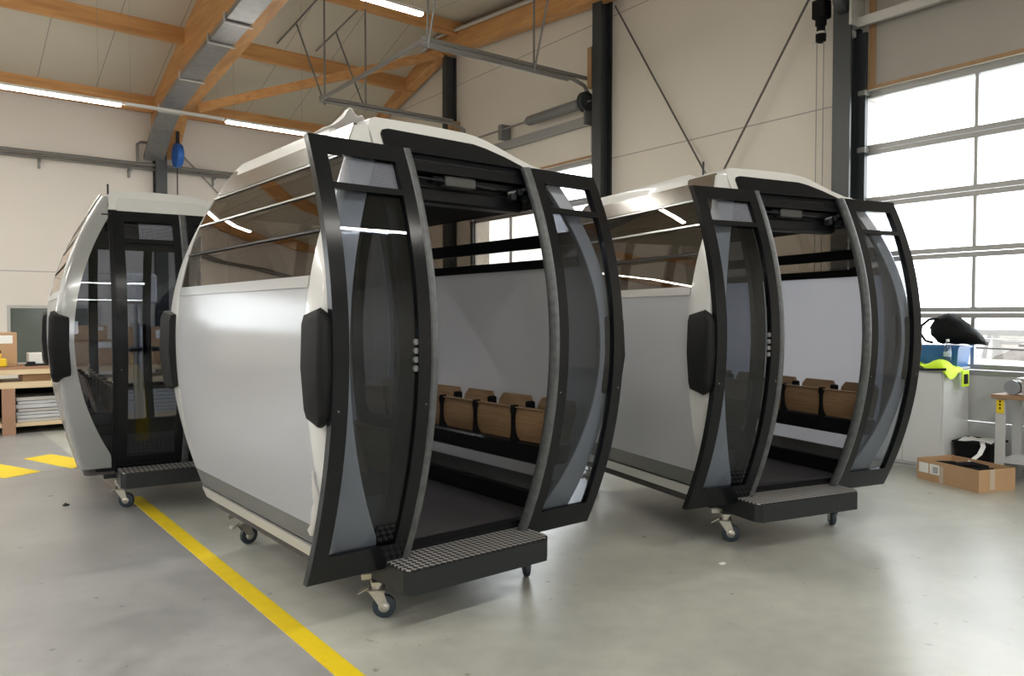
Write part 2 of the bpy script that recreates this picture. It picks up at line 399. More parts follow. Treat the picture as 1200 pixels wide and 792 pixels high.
def make_cabin(label, loc, rz, opened=True, group=None, paint=None, pin=True):
    paint = paint or M_paint
    root = thing('gondola_cabin', label, 'gondola cabin', loc, rz, group)
    P = lambda key, name, f, m, ang=32: part(key, name, root, f, m, ang)
    for sx in (-1, 1):
        e = 'L' if sx < 0 else 'R'
        ftop = 1.73 if sx < 0 else 1.90
        P('film' + e, 'end_film', lambda mb: end_slab(mb, sx, .55, ftop, 0, .012), M_film)
        rows = [(2.013, 2.197), (2.217, 2.39), (1.785, 1.992)] if sx < 0 else [(1.955, 2.03), (2.105, 2.27)]
        for i, (a, b) in enumerate(rows):
            P('ew%s%d' % (e, i), 'end_window', lambda mb: end_slab(mb, sx, a, b, -.004, .008), G_end)
        if sx < 0:
            P('rail' + e, 'end_rail', lambda mb: end_slab(mb, sx, 1.73, 1.785, .006, .04), M_alu)
            for i, (zz, m) in enumerate(((2.003, M_black), (2.207, M_alu), (2.395, M_alu))):
                P('eb%s%d' % (e, i), 'window_bar', lambda mb: end_slab(mb, sx, zz - .006, zz + .006, .004, .03, n=1), m)
                P('ebi%s%d' % (e, i), 'window_bar', lambda mb: end_slab(mb, sx, zz - .025, zz + .02, -.028, .03, n=1), M_matte)
        else:
            for i, (a, b) in enumerate(((1.90, 1.955), (2.03, 2.105), (2.27, 2.40))):
                P('eb%s%d' % (e, i), 'window_bar', lambda mb: end_slab(mb, sx, a, b, .0, .05), M_matte)
        P('band' + e, 'roof_band', lambda mb: end_slab(mb, sx, 2.405, 2.575 if sx < 0 else 2.45, .006, .02), M_band)
        P('sillg' + e, 'end_sill', lambda mb: end_slab(mb, sx, .44, .55, .0, .03), M_sill)
        P('sillb' + e, 'sill_groove', lambda mb: end_slab(mb, sx, .425, .44, -.006, .03, n=1), M_matte)
        P('edge' + e, 'bottom_edge', lambda mb: end_slab(mb, sx, .36, .427, .012, .05, lambda z: -Y(z) + .05, lambda z: Y(z) - .05), M_silver)
        for sy in (-1, 1):
            c = e + ('F' if sy < 0 else 'B')
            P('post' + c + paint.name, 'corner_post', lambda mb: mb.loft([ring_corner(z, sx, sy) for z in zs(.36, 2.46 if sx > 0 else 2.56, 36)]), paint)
            def bump(mb):
                # pad wrapping the corner, horned towards the end face
                prof = [(1.085, .010, .8), (1.094, .040, .9), (1.14, .050, 1), (1.36, .054, 1), (1.58, .050, 1), (1.625, .040, .9), (1.634, .010, .8)]
                rings = []
                for z, g, w in prof:
                    wf = .012 + .05 * w          # horned: the front side is shorter than the end side
                    x, y = X(z), Y(z); r = .04
                    p = [(x - .004, 1.06), (x + g * .8, 1.075)]
                    gy = g * (.2 + .8 * w)
                    for kk in range(5):
                        q = kk / 4 * math.pi / 2
                        p.append((x + g - r + r * math.cos(q), y + gy - r + r * math.sin(q)))
                    p += [(x - wf - .02, y + gy), (x - wf - .025, y - .004)]
                    fz = [.88, .90, 1.0, .97, .93, .89, .86, .82, .82]      # slanted ends, highest at the corner bend
                    rings.append([(sx * a, sy * b, 1.36 + (z - 1.36) * f_) for (a, b), f_ in zip(p, fz)])
                mb.loft(rings)
            P('bump' + c, 'corner_bumper', bump, M_rubber, 25)
    for sy in (-1, 1):
        c = 'F' if sy < 0 else 'B'
        for sx in (-1, 1):
            def sg(mb):
                a = lambda z: xg(z) + .004
                xi = .5
                if sx < 0: face_slab(mb, sy, lambda z: -max(a(z), xi + .002), -xi, .47, 2.36, -.006, .008)
                else: face_slab(mb, sy, xi, lambda z: max(a(z), xi + .002), .47, 2.36, -.006, .008)
            P('sg%s%d' % (c, sx), 'side_glass', sg, G_door)
            P('fp%s%d' % (c, sx), 'door_post', lambda mb: face_slab(mb, sy, min(sx * .555, sx * .47), max(sx * .555, sx * .47), .34, 2.44, .0, .05), M_black)
        P('lin' + c, 'door_lintel', lambda mb: face_slab(mb, sy, lambda z: -(X(z) - .1), lambda z: X(z) - .1, 2.345, 2.445, -.003, .1), M_black)
        P('bs' + c, 'front_sill', lambda mb: face_slab(mb, sy, lambda z: -(X(z) - .1), lambda z: X(z) - .1, .33, .40 if sy < 0 else .5, -.004, .06), M_black)
    # rear wall closed
    P('rg', 'rear_glass', lambda mb: face_slab(mb, 1, -.47, .47, .5, 2.345, -.012, .008), G_door)
    P('rm', 'rear_mullion', lambda mb: face_slab(mb, 1, -.04, .04, .5, 2.345, -.004, .04), M_black)
    # roof
    def rr(x, y, r, z, n=5):
        p = []
        for cx, cy, a0 in ((x - r, y - r, 0), (-x + r, y - r, 90), (-x + r, -y + r, 180), (x - r, -y + r, 270)):
            for k in range(n):
                t = R(a0 + 90 * k / (n - 1)); p.append((cx + r * math.cos(t), cy + r * math.sin(t), z))
        return p
    P('roof', 'roof_shell', lambda mb: mb.loft([rr(X(z) + g, Y(z) + g, .07, z) for z, g in ((2.40, -.03), (2.445, -.012), (2.447, .0), (2.465, -.004), (2.475, -.02), (2.48, -.06))]), M_roof)
    def hood(mb):
        prof = [(-.545, 2.45), (-.545, 2.55), (-.538, 2.582), (-.52, 2.603), (-.49, 2.615), (-.2, 2.622), (.08, 2.617), (.15, 2.607), (.22, 2.588), (.30, 2.555), (.40, 2.51), (.50, 2.475), (.60, 2.45)]
        def ring(y, k):   # k shrink
            return [(x * (1 - .05 * k), y if not isinstance(y, str) else (-(Y(z) + .004) if y == 'f' else Y(z)), 2.45 + (z - 2.45) * (1 - .25 * k)) for x, z in prof]
        rf = [(x, -(Y(z) + .006), z) for x, z in prof]
        rb = [(x, Y(z), z) for x, z in prof]
        mid = [[(x, y, z + .012 * math.cos(y / 1.0 * math.pi / 2)) if z > 2.46 else (x, y, z) for x, z in prof] for y in (-.86, -.6, -.3, 0, .3, .6, .86)]
        mb.loft([rf] + mid + [rb])
    P('hood', 'roof_hood', hood, M_roof, 40)
    def rim(mb):
        prof = [(-.655, 2.47), (-.60, 2.572), (-.592, 2.6), (-.575, 2.618), (-.56, 2.606), (-.555, 2.47)]
        rings = []
        for y, k in ((-.70, -1.6), (-.66, 0), (-.58, 1), (0, 1), (.74, 1), (.80, .8), (.86, .3)):
            rings.append([(x, y, 2.47 + (z - 2.47) * (.75 + .25 * k)) for x, z in prof])
        mb.loft(rings)
    P('rim', 'roof_rim', rim, M_roof, 40)
    def fascia(mb):
        pl = [(-.49, 2.44), (-.49, 2.52), (-.475, 2.545), (-.44, 2.556), (.10, 2.55), (.18, 2.535), (.30, 2.50), (.40, 2.462), (.45, 2.44)]
        mb.loft([[(x, -(Y(z) + .016), z) for x, z in pl], [(x, -(Y(z) - .03), z) for x, z in pl]])
    P('fascia' + ('' if opened else 'S'), 'door_fascia', fascia, M_black if opened else M_paint)
    P('rail_t', 'door_track', lambda mb: mb.tube([(-.60, -1.0, 2.40), (.60, -1.0, 2.40)], .016, 10), M_black)
    # inside
    P('lining', 'ceiling_lining', lambda mb: mb.loft([rr(X(z) - .06, Y(z) - .11, .05, z) for z in (2.27, 2.33, 2.40)]), M_matte)
    def op(mb):
        mb.box(-.46, .46, -.96, -.84, 2.20, 2.345, .012)
        mb.box(-.2, .44, -1.0, -.95, 2.30, 2.34, .006)
    P('oper', 'door_operator', op, M_black)
    P('motor', 'door_motor', lambda mb: mb.box(-.13, .07, -1.02, -.955, 2.285, 2.345, .006), mat('motor_grey', (.05, .05, .048), .5))
    P('lk1', 'door_linkage', lambda mb: mb.tube([(-.45, -1.01, 2.335), (-.3, -1.02, 2.315), (-.13, -1.01, 2.312)], .005, 8), M_dgrey)
    P('lk2', 'door_linkage', lambda mb: mb.tube([(.07, -1.0, 2.31), (.2, -1.02, 2.30)], .006, 8), M_dgrey)
    P('lk3', 'door_linkage', lambda mb: mb.tube([(.3, -1.01, 2.29), (.46, -1.02, 2.335)], .008, 8), M_midgrey)
    for q, (x, z) in enumerate(((.32, 2.27), (.37, 2.30), (.42, 2.27), (.44, 2.335))):
        P('rl%d' % q, 'track_roller', lambda mb: mb.lathe([(.004, -.02), (.020, -.02), (.020, .02), (.004, .02)], 'Y', (x, -1.02, z), 12), M_dgrey)
    P('floor', 'cabin_floor', lambda mb: mb.loft([rr(X(.36) - .03, Y(.36) - .04, .06, z) for z in (.30, .362)]), M_mat)
    P('chas', 'underframe', lambda mb: (mb.box(-.60, -.50, -.86, .9, .25, .302), mb.box(.50, .60, -.86, .9, .25, .302), mb.box(-.48, .48, -.85, -.77, .225, .302), mb.box(-.48, .48, .77, .85, .225, .302)), M_dgrey)
    P('plR', 'floor_plinth', lambda mb: mb.box(.70, .755, -.86, .86, .36, .47), M_black)
    P('plL', 'floor_plinth', lambda mb: mb.box(-.755, -.70, -.86, .86, .36, .47), M_black)
    # step
    sp = [(-.475, -1.245), (.39, -1.245), (.445, -1.19), (.445, -.88), (-.51, -.88), (-.51, -1.20)]
    st = P('step', 'boarding_step', lambda mb: mb.prism(sp, 'Z', .225, .342), M_dgrey)
    def tread(mb):
        mb.prism([(x * .99 - .001, y + .008 if y < -1 else y) for x, y in sp], 'Z', .342, .350)
    part('tread', 'tread_plate', st, tread, M_tread)
    # seats on both ends
    for sx in (-1, 1):
        e = 'L' if sx < 0 else 'R'
        P('bench' + e, 'bench_beam', lambda mb: mb.box(min(sx * .50, sx * .74), max(sx * .50, sx * .74), -1.1, 1.1, .715, .825, .012), M_black)
        for i in range(6):
            yc = -.9875 + .395 * i + .02
            def pan(mb):
                rows = []
                for z in zs(.83, 1.03, 8):
                    t = (z - .83) / .2
                    w = .184 - .02 * max(0, 1 - t * 5) ** 2
                    xx = sx * (.553 - .012 * math.sin(t * math.pi * .9) + .02 * max(0, .3 - t))
                    rows.append([(xx, yc + w * s_, z) for s_ in (-1, -.5, 0, .5, 1)])
                mb.sheet(rows, .016, (-sx, 0, 0))
                mb.box(min(sx * .535, sx * .575), max(sx * .535, sx * .575), yc - .196, yc + .196, 1.03, 1.036)
            s_ = P('pan%s%d' % (e, i), 'seat', pan, M_ply)
            def back(mb):
                rows = []
                for z in zs(.84, 1.085, 6):
                    xx = sx * (.66 + .06 * (z - .84) / .24)
                    w = .165 - .03 * max(0, (z - 1.065) / .02) ** 2
                    rows.append([(xx, yc + w * q, z) for q in (-1, -.5, 0, .5, 1)])
                mb.sheet(rows, .016, (-sx, 0, 0))
            part('sb%s%d' % (e, i), 'seat_back', s_, back, M_ply)
            if i < 5:
                def brk(mb):
                    y = yc + .1975
                    xo = sx * .545
                    mb.prism([(y - .022, .82), (y + .022, .82), (y + .010, .90), (y + .010, .98), (y + .02, 1.01), (y + .013, 1.045), (y - .013, 1.045), (y - .02, 1.01), (y - .010, .98), (y - .010, .90)], 'X', xo - .02, xo + .02)
                    mb.box(min(sx * .645, sx * .70), max(sx * .645, sx * .70), y - .020, y + .020, .83, 1.06, .006)
                part('br%s%d' % (e, i), 'seat_bracket', s_, brk, M_matte)
    # casters
    for ix, (cx, cy, a) in enumerate(((-.47, -.86, -35), (-.56, .86, 10), (.54, -.90, 60), (.54, .86, 20))):
        ca = bpy.data.objects.new('caster', None)
        if 'cplate' not in CM:
            mb = MB()
            mb.lathe([(.012, .205), (.012, .30)], 'Z', (0, 0, 0), 12)
            mb.lathe([(.02, .19), (.032, .192), (.032, .205), (.02, .21)], 'Z', (0, 0, 0), 16)
            mb.box(-.05, .05, -.045, .045, .152, .160, .003); mb.lathe([(.03, .16), (.03, .19)], 'Z', (0, 0, 0), 16)
            for s in (-1, 1):
                mb.prism([(-.045, .155), (.035, .155), (.062, .075), (.052, .045), (.03, .045), (.015, .07)], 'Y', s * .026 - .002, s * .026 + .002)
            CM['cplate'] = mb.mesh('caster', M_steel)
            mb = MB(); mb.lathe([(.014, -.018), (.05, -.02), (.06, -.015), (.0625, 0), (.06, .015), (.05, .02), (.014, .018)], 'Y', (.04, 0, .0625), 28)
            CM['cwheel'] = mb.mesh('wheel', M_tyre)
            mb = MB(); mb.lathe([(.004, -.03), (.02, -.028), (.03, -.0205), (.03, .0205), (.02, .028), (.004, .03)], 'Y', (.04, 0, .0625), 16)
            CM['chub'] = mb.mesh('wheel_hub', M_steel)
            mb = MB(); mb.bar((-.04, 0, .165), (-.095, .0, .135), .05, .006); mb.bar((-.01, .05, .205), (-.085, .05, .20), .012, .03); mb.box(-.02, .03, -.055, .055, .192, .205)
            CM['cbrake'] = mb.mesh('brake_pedal', M_steel)
        ca = link('caster', CM['cplate'], root, (cx, cy, 0), (0, 0, R(a)))
        link('wheel', CM['cwheel'], ca); link('wheel_hub', CM['chub'], ca); link('brake_pedal', CM['cbrake'], ca)
    for side in (-1, 1):
        make_leaf(root, side, opened, side < 0)
    if pin: P('pin', 'roof_pin', lambda mb: mb.tube([(-.52, -.66, 2.55), (-.52, -.66, 2.70)], .008, 8), M_dgrey)
    return root

C1 = ((2.440, 4.431, 0), 0.0); C2 = ((5.221, 3.955, 0), -.247); C3 = ((2.03, 7.78, 0), -.11)
GRP = 'gondola cabins parked on casters in the hall'
cab1 = make_cabin('largest gondola cabin in the centre, doors open, crumpled film on its roof', *C1, True, GRP, None, False)
cab2 = make_cabin('gondola cabin with open doors standing next to the cardboard box and grey cabinet', *C2, True, GRP)
cab3 = make_cabin('shaded gondola cabin with closed doors, farthest left, near the wooden workbench', *C3, False, GRP, M_shadepaint)

# loose film peeling from the big cabin
def crumple():
    mb = MB()
    rows = []
    for i in range(9):
        u = i / 8
        y = -.30 - .48 * u
        row = []
        for j in range(11):
            v = j / 10
            h = 2.60 + (.062 * u ** 1.2 + .006) * math.sin(math.pi * (.12 + .86 * v)) * (1 + .4 * math.sin(9 * v + 6 * u))
            x = -.60 + .13 * v
            n = noise.noise(Vector((x * 40, y * 14, 3))) * .012
            row.append((x, y + n, h + n))
        rows.append(row)
    mb.sheet(rows, .004, (0, 0, 1))
    return mb
o = obj('plastic_film', crumple(), M_crinkle, loc=(C1[0][0], C1[0][1], 0), ang=60)
tag(o, 'crumpled white plastic film sticking up on the central cabin roof edge', 'plastic film')
def torn():
    mb = MB(); rows = []
    for i in range(9):
        u = i / 8; z = .86 - .33 * u
        row = []
        for j in range(7):
            v = j / 6
            y = -1.035 + (.02 + .20 * u ** 2) * v
            x = -(X(z) + .006 + .012 * math.sin(3.1 * v) * (.3 + u) + .006 * (1 + math.sin(14 * u + 5 * v)))
            row.append((x, y, z + .03 * math.sin(6 * v) * u))
        rows.append(row)
    mb.sheet(rows, .003, (-1, 0, 0)); return mb
o = obj('film_flap', torn(), M_crinkle, parent=cab1, ang=60)

# ------------------------------------------------------------------ building frames
WR = (8.9, 3.25, 0); WRZ = R(-2.5)        # right wall: local x outward, y along the wall away
WB = (2.0, 17.5, 0); WBZ = R(-.5)         # back wall: local x to the right, y outward
M_wall_r = lined('wall_right_panels', (.70, .655, .58), (.36, .33, .30), 2, 2.275, .016, .55, offset=4.13 - 2.275 * 1)
M_wall_b = lined('wall_back_panels', (.77, .72, .66), (.42, .40, .38), 2, 2.28, .018, .55, offset=2.44)
M_ceil = lined('ceiling_panels', (.55, .51, .42), (.30, .28, .25), 0, 1.0, .016, .6, offset=.25)
M_steelcol = mat('dark_steel_column', (.035, .04, .043), .4, noise_amt=.1)
M_glulam = wood('glulam', (.46, .22, .075), (.66, .36, .14), 'Y', 1.2, .5)
M_glulamx = wood('glulam_x', (.46, .22, .075), (.66, .36, .14), 'X', 1.2, .5)
M_duct = mat('galvanised_duct', (.28, .28, .28), .38, metal=.7, noise_amt=.25, noise_scale=9)
M_lightmetal = mat('light_metal', (.55, .54, .52), .4, metal=.5)
M_rod = mat('grey_rod', (.24, .235, .225), .45, metal=.4)
M_brace = mat('brace_rod_grey', (.11, .10, .09), .5)
M_rail = mat('door_rail_grey', (.33, .33, .32), .4, metal=.3)
M_trim = wood('brown_trim', (.30, .17, .08), (.40, .24, .12), 'Z', 2., .5)

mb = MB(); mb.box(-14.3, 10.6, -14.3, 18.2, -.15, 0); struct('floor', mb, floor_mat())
# right wall with two door openings
mb = MB()
D1 = (-2.42, 1.22); D2 = (5.86, 9.52); ZD = 4.22
for a, b in ((-18.5, D1[0]), (D1[1], D2[0]), (D2[1], 16.5)): mb.box(0, .4, a, b, 0, 8.2)
for a, b in (D1, D2): mb.box(0, .4, a, b, ZD, 8.2)
struct('wall_right', mb, M_wall_r, WR, (0, 0, WRZ))
# back wall with a window towards the left and one low window
mb = MB()
W3 = (-.27, 1.36, .62, 1.79); W4 = (-7.5, -4.2, 1.6, 3.4)
xs = [-16.8, W4[0], W4[1], W3[0], W3[1], 8.6]
for a, b in ((xs[0], xs[1]), (xs[2], xs[3]), (xs[4], xs[5])): mb.box(a, b, 0, .4, 0, 7.2)
for w in (W3, W4): mb.box(w[0], w[1], 0, .4, 0, w[2]); mb.box(w[0], w[1], 0, .4, w[3], 7.2)
struct('wall_back', mb, M_wall_b, WB, (0, 0, WBZ))
mb = MB(); mb.box(-14.3, -14, -14, 18, 0, 8.2); struct('wall_left', mb, M_wall_b)
mb = MB()
for a, b in ((-14, -9), (-6, -3), (0, 3), (6, 10.5)): mb.box(a, b, -14.3, -14, 0, 8.2)
for a, b in ((-9, -6), (-3, 0), (3, 6)): mb.box(a, b, -14.3, -14, 0, 1.2); mb.box(a, b, -14.3, -14, 3.6, 8.2)
struct('wall_front', mb, M_wall_b)
# ceiling: rear slope up to the ridge, then a shallow fall to the front
ZE, YE, SL, YRG = 6.02, 17.4, .37, 13.3
ZRG = ZE + SL * (YE - YRG)
def ceil_z(y): return ZE + SL * (YE - y) if y > YRG else ZRG - .09 * (YRG - y)
mb = MB()
ys = [18.3, YRG, -14.4]
mb.loft([[(-14.4, y, ceil_z(y)), (10.6, y, ceil_z(y)), (10.6, y, ceil_z(y) + .25), (-14.4, y, ceil_z(y) + .25)] for y in ys])
struct('ceiling', mb, M_ceil)

# windows in the back wall
def window(name, w, pane_m):
    mb = MB()
    a, b, c, d = w
    for x0, x1, z0, z1 in ((a, a + .06, c, d), (b - .06, b, c, d), (a + .06, b - .06, c, c + .06), (a + .06, b - .06, d - .06, d)):
        mb.box(x0, x1, .02, .10, z0, z1)
    f = struct(name, mb, M_lightmetal, WB, (0, 0, WBZ))
    mb = MB(); mb.box(a + .06, b - .06, .05, .06, c + .06, d - .06)
    obj('window_pane', mb, pane_m, f, smooth=False)
window('window_3', W3, mat('dull_green_pane', (.13, .15, .135), .15))
window('window_4', W4, G_clear)

# ------------------------------------------------------------------ sectional doors
M_panel = mat('grey_door_panel', (.55, .56, .56), .4, noise_amt=.05)
RAILS = [4.20, 3.535, 2.92, 2.275, 1.625, 1.02]
def sectional(name, s0, s1, n):
    root = bpy.data.objects.new(name, None); COL.objects.link(root); root['kind'] = 'structure'
    root.location = WR; root.rotation_euler = (0, 0, WRZ)
    xo = .03
    for i, z in enumerate(RAILS):
        mb = MB(); h = .058
        mb.box(xo, xo + .05, s0, s1, z - h, z - .004); mb.box(xo, xo + .05, s0, s1, z + .004 if i else z, z + h if i else z + .03)
        obj('section_rail', mb, M_rail, root, smooth=False)
    pw = (s1 - s0) / n
    for k in range(n + 1):
        mb = MB(); y = s0 + k * pw; w = .035 if 0 < k < n else .05
        for i in range(len(RAILS) - 1):
            mb.box(xo + .003, xo + .047, max(s0, y - w / 2), min(s1, y + w / 2), RAILS[i + 1] + .058, RAILS[i] - .058)
        obj('mullion', mb, M_rail, root, smooth=False)
    for i in range(len(RAILS) - 1):
        for k in range(n):
            y0, y1 = s0 + k * pw + .02, s0 + (k + 1) * pw - .02
            mb = MB(); mb.box(xo + .02, xo + .03, y0, y1, RAILS[i + 1] + .055, RAILS[i] - .055)
            obj('glass_pane', mb, G_clear, root, smooth=False)
    mb = MB(); mb.box(xo, xo + .05, s0, s1, .48, RAILS[-1] - .06); mb.box(xo, xo + .05, s0, s1, 0, .47)
    obj('closed_panel', mb, M_panel, root, smooth=False)
    # guide tracks each side
    for y, sg in ((s0, -1), (s1, 1)):
        mb = MB(); mb.box(-.05, .0, y - .04, y + .04, 0, 4.9)
        obj('guide_track', mb, M_steelcol, root, smooth=False)
        mb = MB()
        for z in RAILS: mb.box(-.065, .03, y - sg * .0 - .05, y + .05, z - .03, z + .03, .006)
        obj('roller_bracket', mb, M_rail, root, smooth=False)
    # wooden strip along the top edge
    mb = MB(); mb.box(-.02, .0, s0 - .02, s1 + .02, 4.235, 4.27)
    obj('top_strip', mb, M_trim, root, smooth=False)
    return root
d1 = sectional('door_1', D1[0], D1[1], 3)
d2 = sectional('door_2', D2[0], D2[1], 3)
mb = MB(); mb.box(-.025, .0, 1.08, 1.16, 4.27, 5.6); struct('trim_1', mb, M_trim, WR, (0, 0, WRZ))
mb = MB(); mb.box(-.012, -.001, -2.45, 1.08, 4.27, 5.8); struct('trim_3', mb, mat('shaded_lintel_panel', (.36, .335, .30), .6, noise_amt=.06, noise_scale=1.5), WR, (0, 0, WRZ))  # recess shade above the door put into this panel's darker colour

# columns
def column(name, s, label, z1=7.0, z0=0., loc=WR, rz=WRZ, d=.26, w=.2):
    mb = MB()
    mb.box(-d, -d + .03, s - w / 2, s + w / 2, z0, z1); mb.box(-.03, -.002, s - w / 2, s + w / 2, z0, z1); mb.box(-d + .03, -.03, s - .012, s + .012, z0, z1)
    return tag(obj(name, mb, M_steelcol, loc=loc, rot=(0, 0, rz), smooth=False), label, 'column')
column('steel_column', 5.56, 'dark steel column on the right wall left of the diagonal rods', 6.75)
column('steel_column', 1.36, 'dark steel column at the left jamb of the big right garage door', 6.3, w=.22)
column('steel_column', 10.22, 'dark steel column under the kink of the timber roof beam', 7.0, w=.15)
mb = MB(); mb.box(-.24, -.03, 9.98, 10.12, 4.9, 5.62)
tag(obj('wood_block', mb, M_trim, loc=WR, rot=(0, 0, WRZ), smooth=False), 'brown wood block low beside the column under the beam kink', 'wood block')
mb = MB(); mb.box(-.24, -.03, 5.70, 5.80, 5.3, 5.95)
tag(obj('wood_block', mb, M_trim, loc=WR, rot=(0, 0, WRZ), smooth=False), 'brown wood block beside the tall dark column above the track end', 'wood block')
# back-wall column
mb = MB()
for y0, y1, w in ((-.27, -.24, .11), (-.03, -.002, .11), (-.24, -.03, .012)): mb.box(2.48 - w, 2.48 + w, y0, y1, 0, 5.2)
tag(obj('steel_column', mb, M_steelcol, loc=WB, rot=(0, 0, WBZ), smooth=False), 'dark steel column on the back wall under the duct end', 'column')

# ------------------------------------------------------------------ roof timbers
RX0, RX1 = 4.33, 4.85
mb = MB()
def zb_raf(y): return 5.60 + .142 * (17.4 - y) if y < 16.6 else 5.714 - 1.0 * (y - 16.6)
yy = [17.4, 17.0, 16.6, 15.5, 14.5, YRG, 12, 10, 8, 6]
mb.loft([[(RX0, y, zb_raf(y)), (RX1, y, zb_raf(y)), (RX1, y, ceil_z(y)), (RX0, y, ceil_z(y))] for y in yy])
tag(obj('roof_rafter', mb, M_glulam, smooth=False), 'deep orange timber rafter with the metal duct along its underside', 'roof beam')
# gable rafter along the right wall
mb = MB()
gp = [(14.2, 6.03), (13.2, 6.28), (10.3, 7.02), (5.7, 6.62), (1.2, 6.2), (-4, 5.75)]
mb.loft([[(-.34, s, z), (-.1, s, z), (-.1, s, z + .42), (-.34, s, z + .42)] for s, z in gp])
tag(obj('gable_beam', mb, M_glulam, loc=WR, rot=(0, 0, WRZ), smooth=False), 'orange timber beam kinked along the top of the right wall', 'roof beam')
mb = MB(); mb.tube([(-.40, s, z + .36) for s, z in gp[:5]], .035, 10)
tag(obj('beam_pipe', mb, M_lightmetal, loc=WR, rot=(0, 0, WRZ)), 'pale pipe running along the kinked timber beam on the right wall', 'pipe')
# purlins
GY = 'purlins under the sloping ceiling'
def purlin(y, x0, x1, label, h=.26):
    mb = MB(); z = ceil_z(y)
    mb.loft([[(x, y - .07, z - h), (x, y + .07, z - h), (x, y + .07, ceil_z(y + .07) - .001), (x, y - .07, ceil_z(y - .07) - .001)] for x in (x0, x1)])
    tag(obj('purlin', mb, M_glulamx, smooth=False), label, 'roof beam', GY)
purlin(17.2, -6, RX0, 'orange purlin along the top of the back wall, left of the rafter', .3)
purlin(17.2, RX1, 9.3, 'orange purlin along the top of the back wall, right of the rafter', .3)
purlin(15.05, -6, RX0, 'orange purlin across the upper left ceiling corner')
purlin(15.05, RX1, 9.3, 'orange purlin between the duct rafter and the right wall beam')
purlin(12.9, RX1, 9.3, 'orange purlin at the top edge near the second strip lamp')
# wind brace
mb = MB(); mb.bar((RX1, 15.9, 5.72), (9.0, 13.4, 7.02), .1, .16)
tag(obj('wind_brace', mb, M_glulamx, smooth=False), 'slim orange diagonal timber brace from the duct rafter up to the right', 'roof beam')
# duct
duct = thing('air_duct', 'flat grey galvanised duct strapped under the orange rafter', 'duct')
mb = MB()
dp = [(17.25, 4.82), (16.6, 5.3), (15.9, 5.62), (14.2, 5.94), (11.43, 6.28), (9, 6.6)]
mb.loft([[(4.14, y, z), (4.53, y, z), (4.53, y, z + .09), (4.14, y, z + .09)] for y, z in dp])
obj('duct_body', mb, M_duct, duct, smooth=False)
for y, z in ((16.0, 5.58), (14.6, 5.87), (13.0, 6.087), (12.2, 6.185)):
    mb = MB(); mb.box(4.11, 4.57, y - .02, y + .02, z - .035, z - .01); mb.box(4.11, 4.13, y - .02, y + .02, z - .01, z + .12)
    obj('duct_strap', mb, M_lightmetal, duct, smooth=False)
# blue reel
reel = thing('hose_reel', 'small blue hose reel hanging at the foot of the orange rafter', 'hose reel', (4.72, 16.9, 4.92))
mb = MB(); mb.lathe([(.05, -.06), (.24, -.06), (.25, -.045), (.25, .045), (.24, .06), (.05, .06)], 'X', (0, 0, 0), 28)
obj('drum', mb, mat('reel_blue', (.02, .13, .5), .35), reel)
mb = MB(); mb.box(-.03, .03, -.03, .03, .2, .5); mb.tube([(0, .05, -.2), (.0, .06, -1.1)], .012, 8)
obj('hanger', mb, M_dgrey, reel)

# conduit tray on the back wall
tray = thing('conduit_tray', 'horizontal grey conduit run along the back wall', 'pipe', WB, WBZ)
mb = MB(); mb.tube([(-6, -.16, 4.74), (6.2, -.16, 4.74)], .035, 8); mb.tube([(-6, -.10, 4.66), (6.2, -.10, 4.66)], .03, 8)
obj('pipe_run', mb, M_rod, tray)
mb = MB(); mb.tube([(2.05, -.13, 4.7), (2.05, -.13, 5.15), (2.12, -.13, 5.2), (2.4, -.13, 5.2)], .03, 8); obj('pipe_branch', mb, M_rod, tray)
for x in (-1.5, .3, 1.9, 3.6, 5.2):
    mb = MB(); mb.box(x - .02, x + .02, -.2, 0, 4.58, 4.62); mb.box(x - .02, x + .02, -.05, 0, 4.45, 4.6); obj('pipe_clip', mb, M_rod, tray, smooth=False)
mb = MB(); mb.tube([(2.75, -.06, 5.25), (5.3, -.06, 2.7)], .014, 8)
tag(obj('brace_rod', mb, M_rod, loc=WB, rot=(0, 0, WBZ)), 'thin diagonal rod on the back wall right of the blue reel', 'brace rod')
# wall bracing on the right wall
for a, b, lab in (((5.30, 6.5), (1.6, .6), 'diagonal brace rod falling from the tall dark column to the right'),
                  ((1.5, 6.0), (5.2, .45), 'diagonal brace rod rising to the right towards the garage door motor')):
    mb = MB(); mb.tube([(-.10 - .06 * (a[0] < 3), a[0], a[1]), (-.10 - .06 * (a[0] < 3), b[0], b[1])], .015, 8)
    tag(obj('brace_rod', mb, M_brace, loc=WR, rot=(0, 0, WRZ)), lab, 'brace rod')

# ------------------------------------------------------------------ door gear
gear = thing('door_spring_shaft', 'grey torsion spring shaft above the rear garage door', 'door spring', WR, WRZ)
mb = MB(); mb.tube([(-.2, 5.75, 5.10), (-.2, 9.7, 5.10)], .018, 10); obj('shaft', mb, M_rod, gear)
mb = MB(); mb.tube([(-.2, 6.0, 5.10), (-.2, 6.05, 5.10), (-.2, 7.4, 5.10), (-.2, 7.5, 5.10)], [.05, .085, .085, .04], 16); obj('spring', mb, M_midgrey, gear)
mb = MB(); mb.lathe([(.03, -.05), (.16, -.05), (.17, -.03), (.12, 0), (.17, .03), (.16, .05), (.03, .05)], 'Y', (-.2, 5.88, 5.10), 24); obj('cable_drum', mb, M_steelcol, gear)
mb = MB(); mb.box(-.27, -.02, 5.83, 5.86, 4.72, 5.2, .004); obj('bearing_plate', mb, M_midgrey, gear)
mb = MB(); mb.box(-.24, -.02, 8.2, 8.32, 4.92, 5.2, .01); obj('bearing_plate', mb, M_midgrey, gear)
mb = MB(); mb.box(-.08, -.03, 5.8, 9.6, 4.76, 4.92); obj('mounting_rail', mb, M_rail, gear, smooth=False)
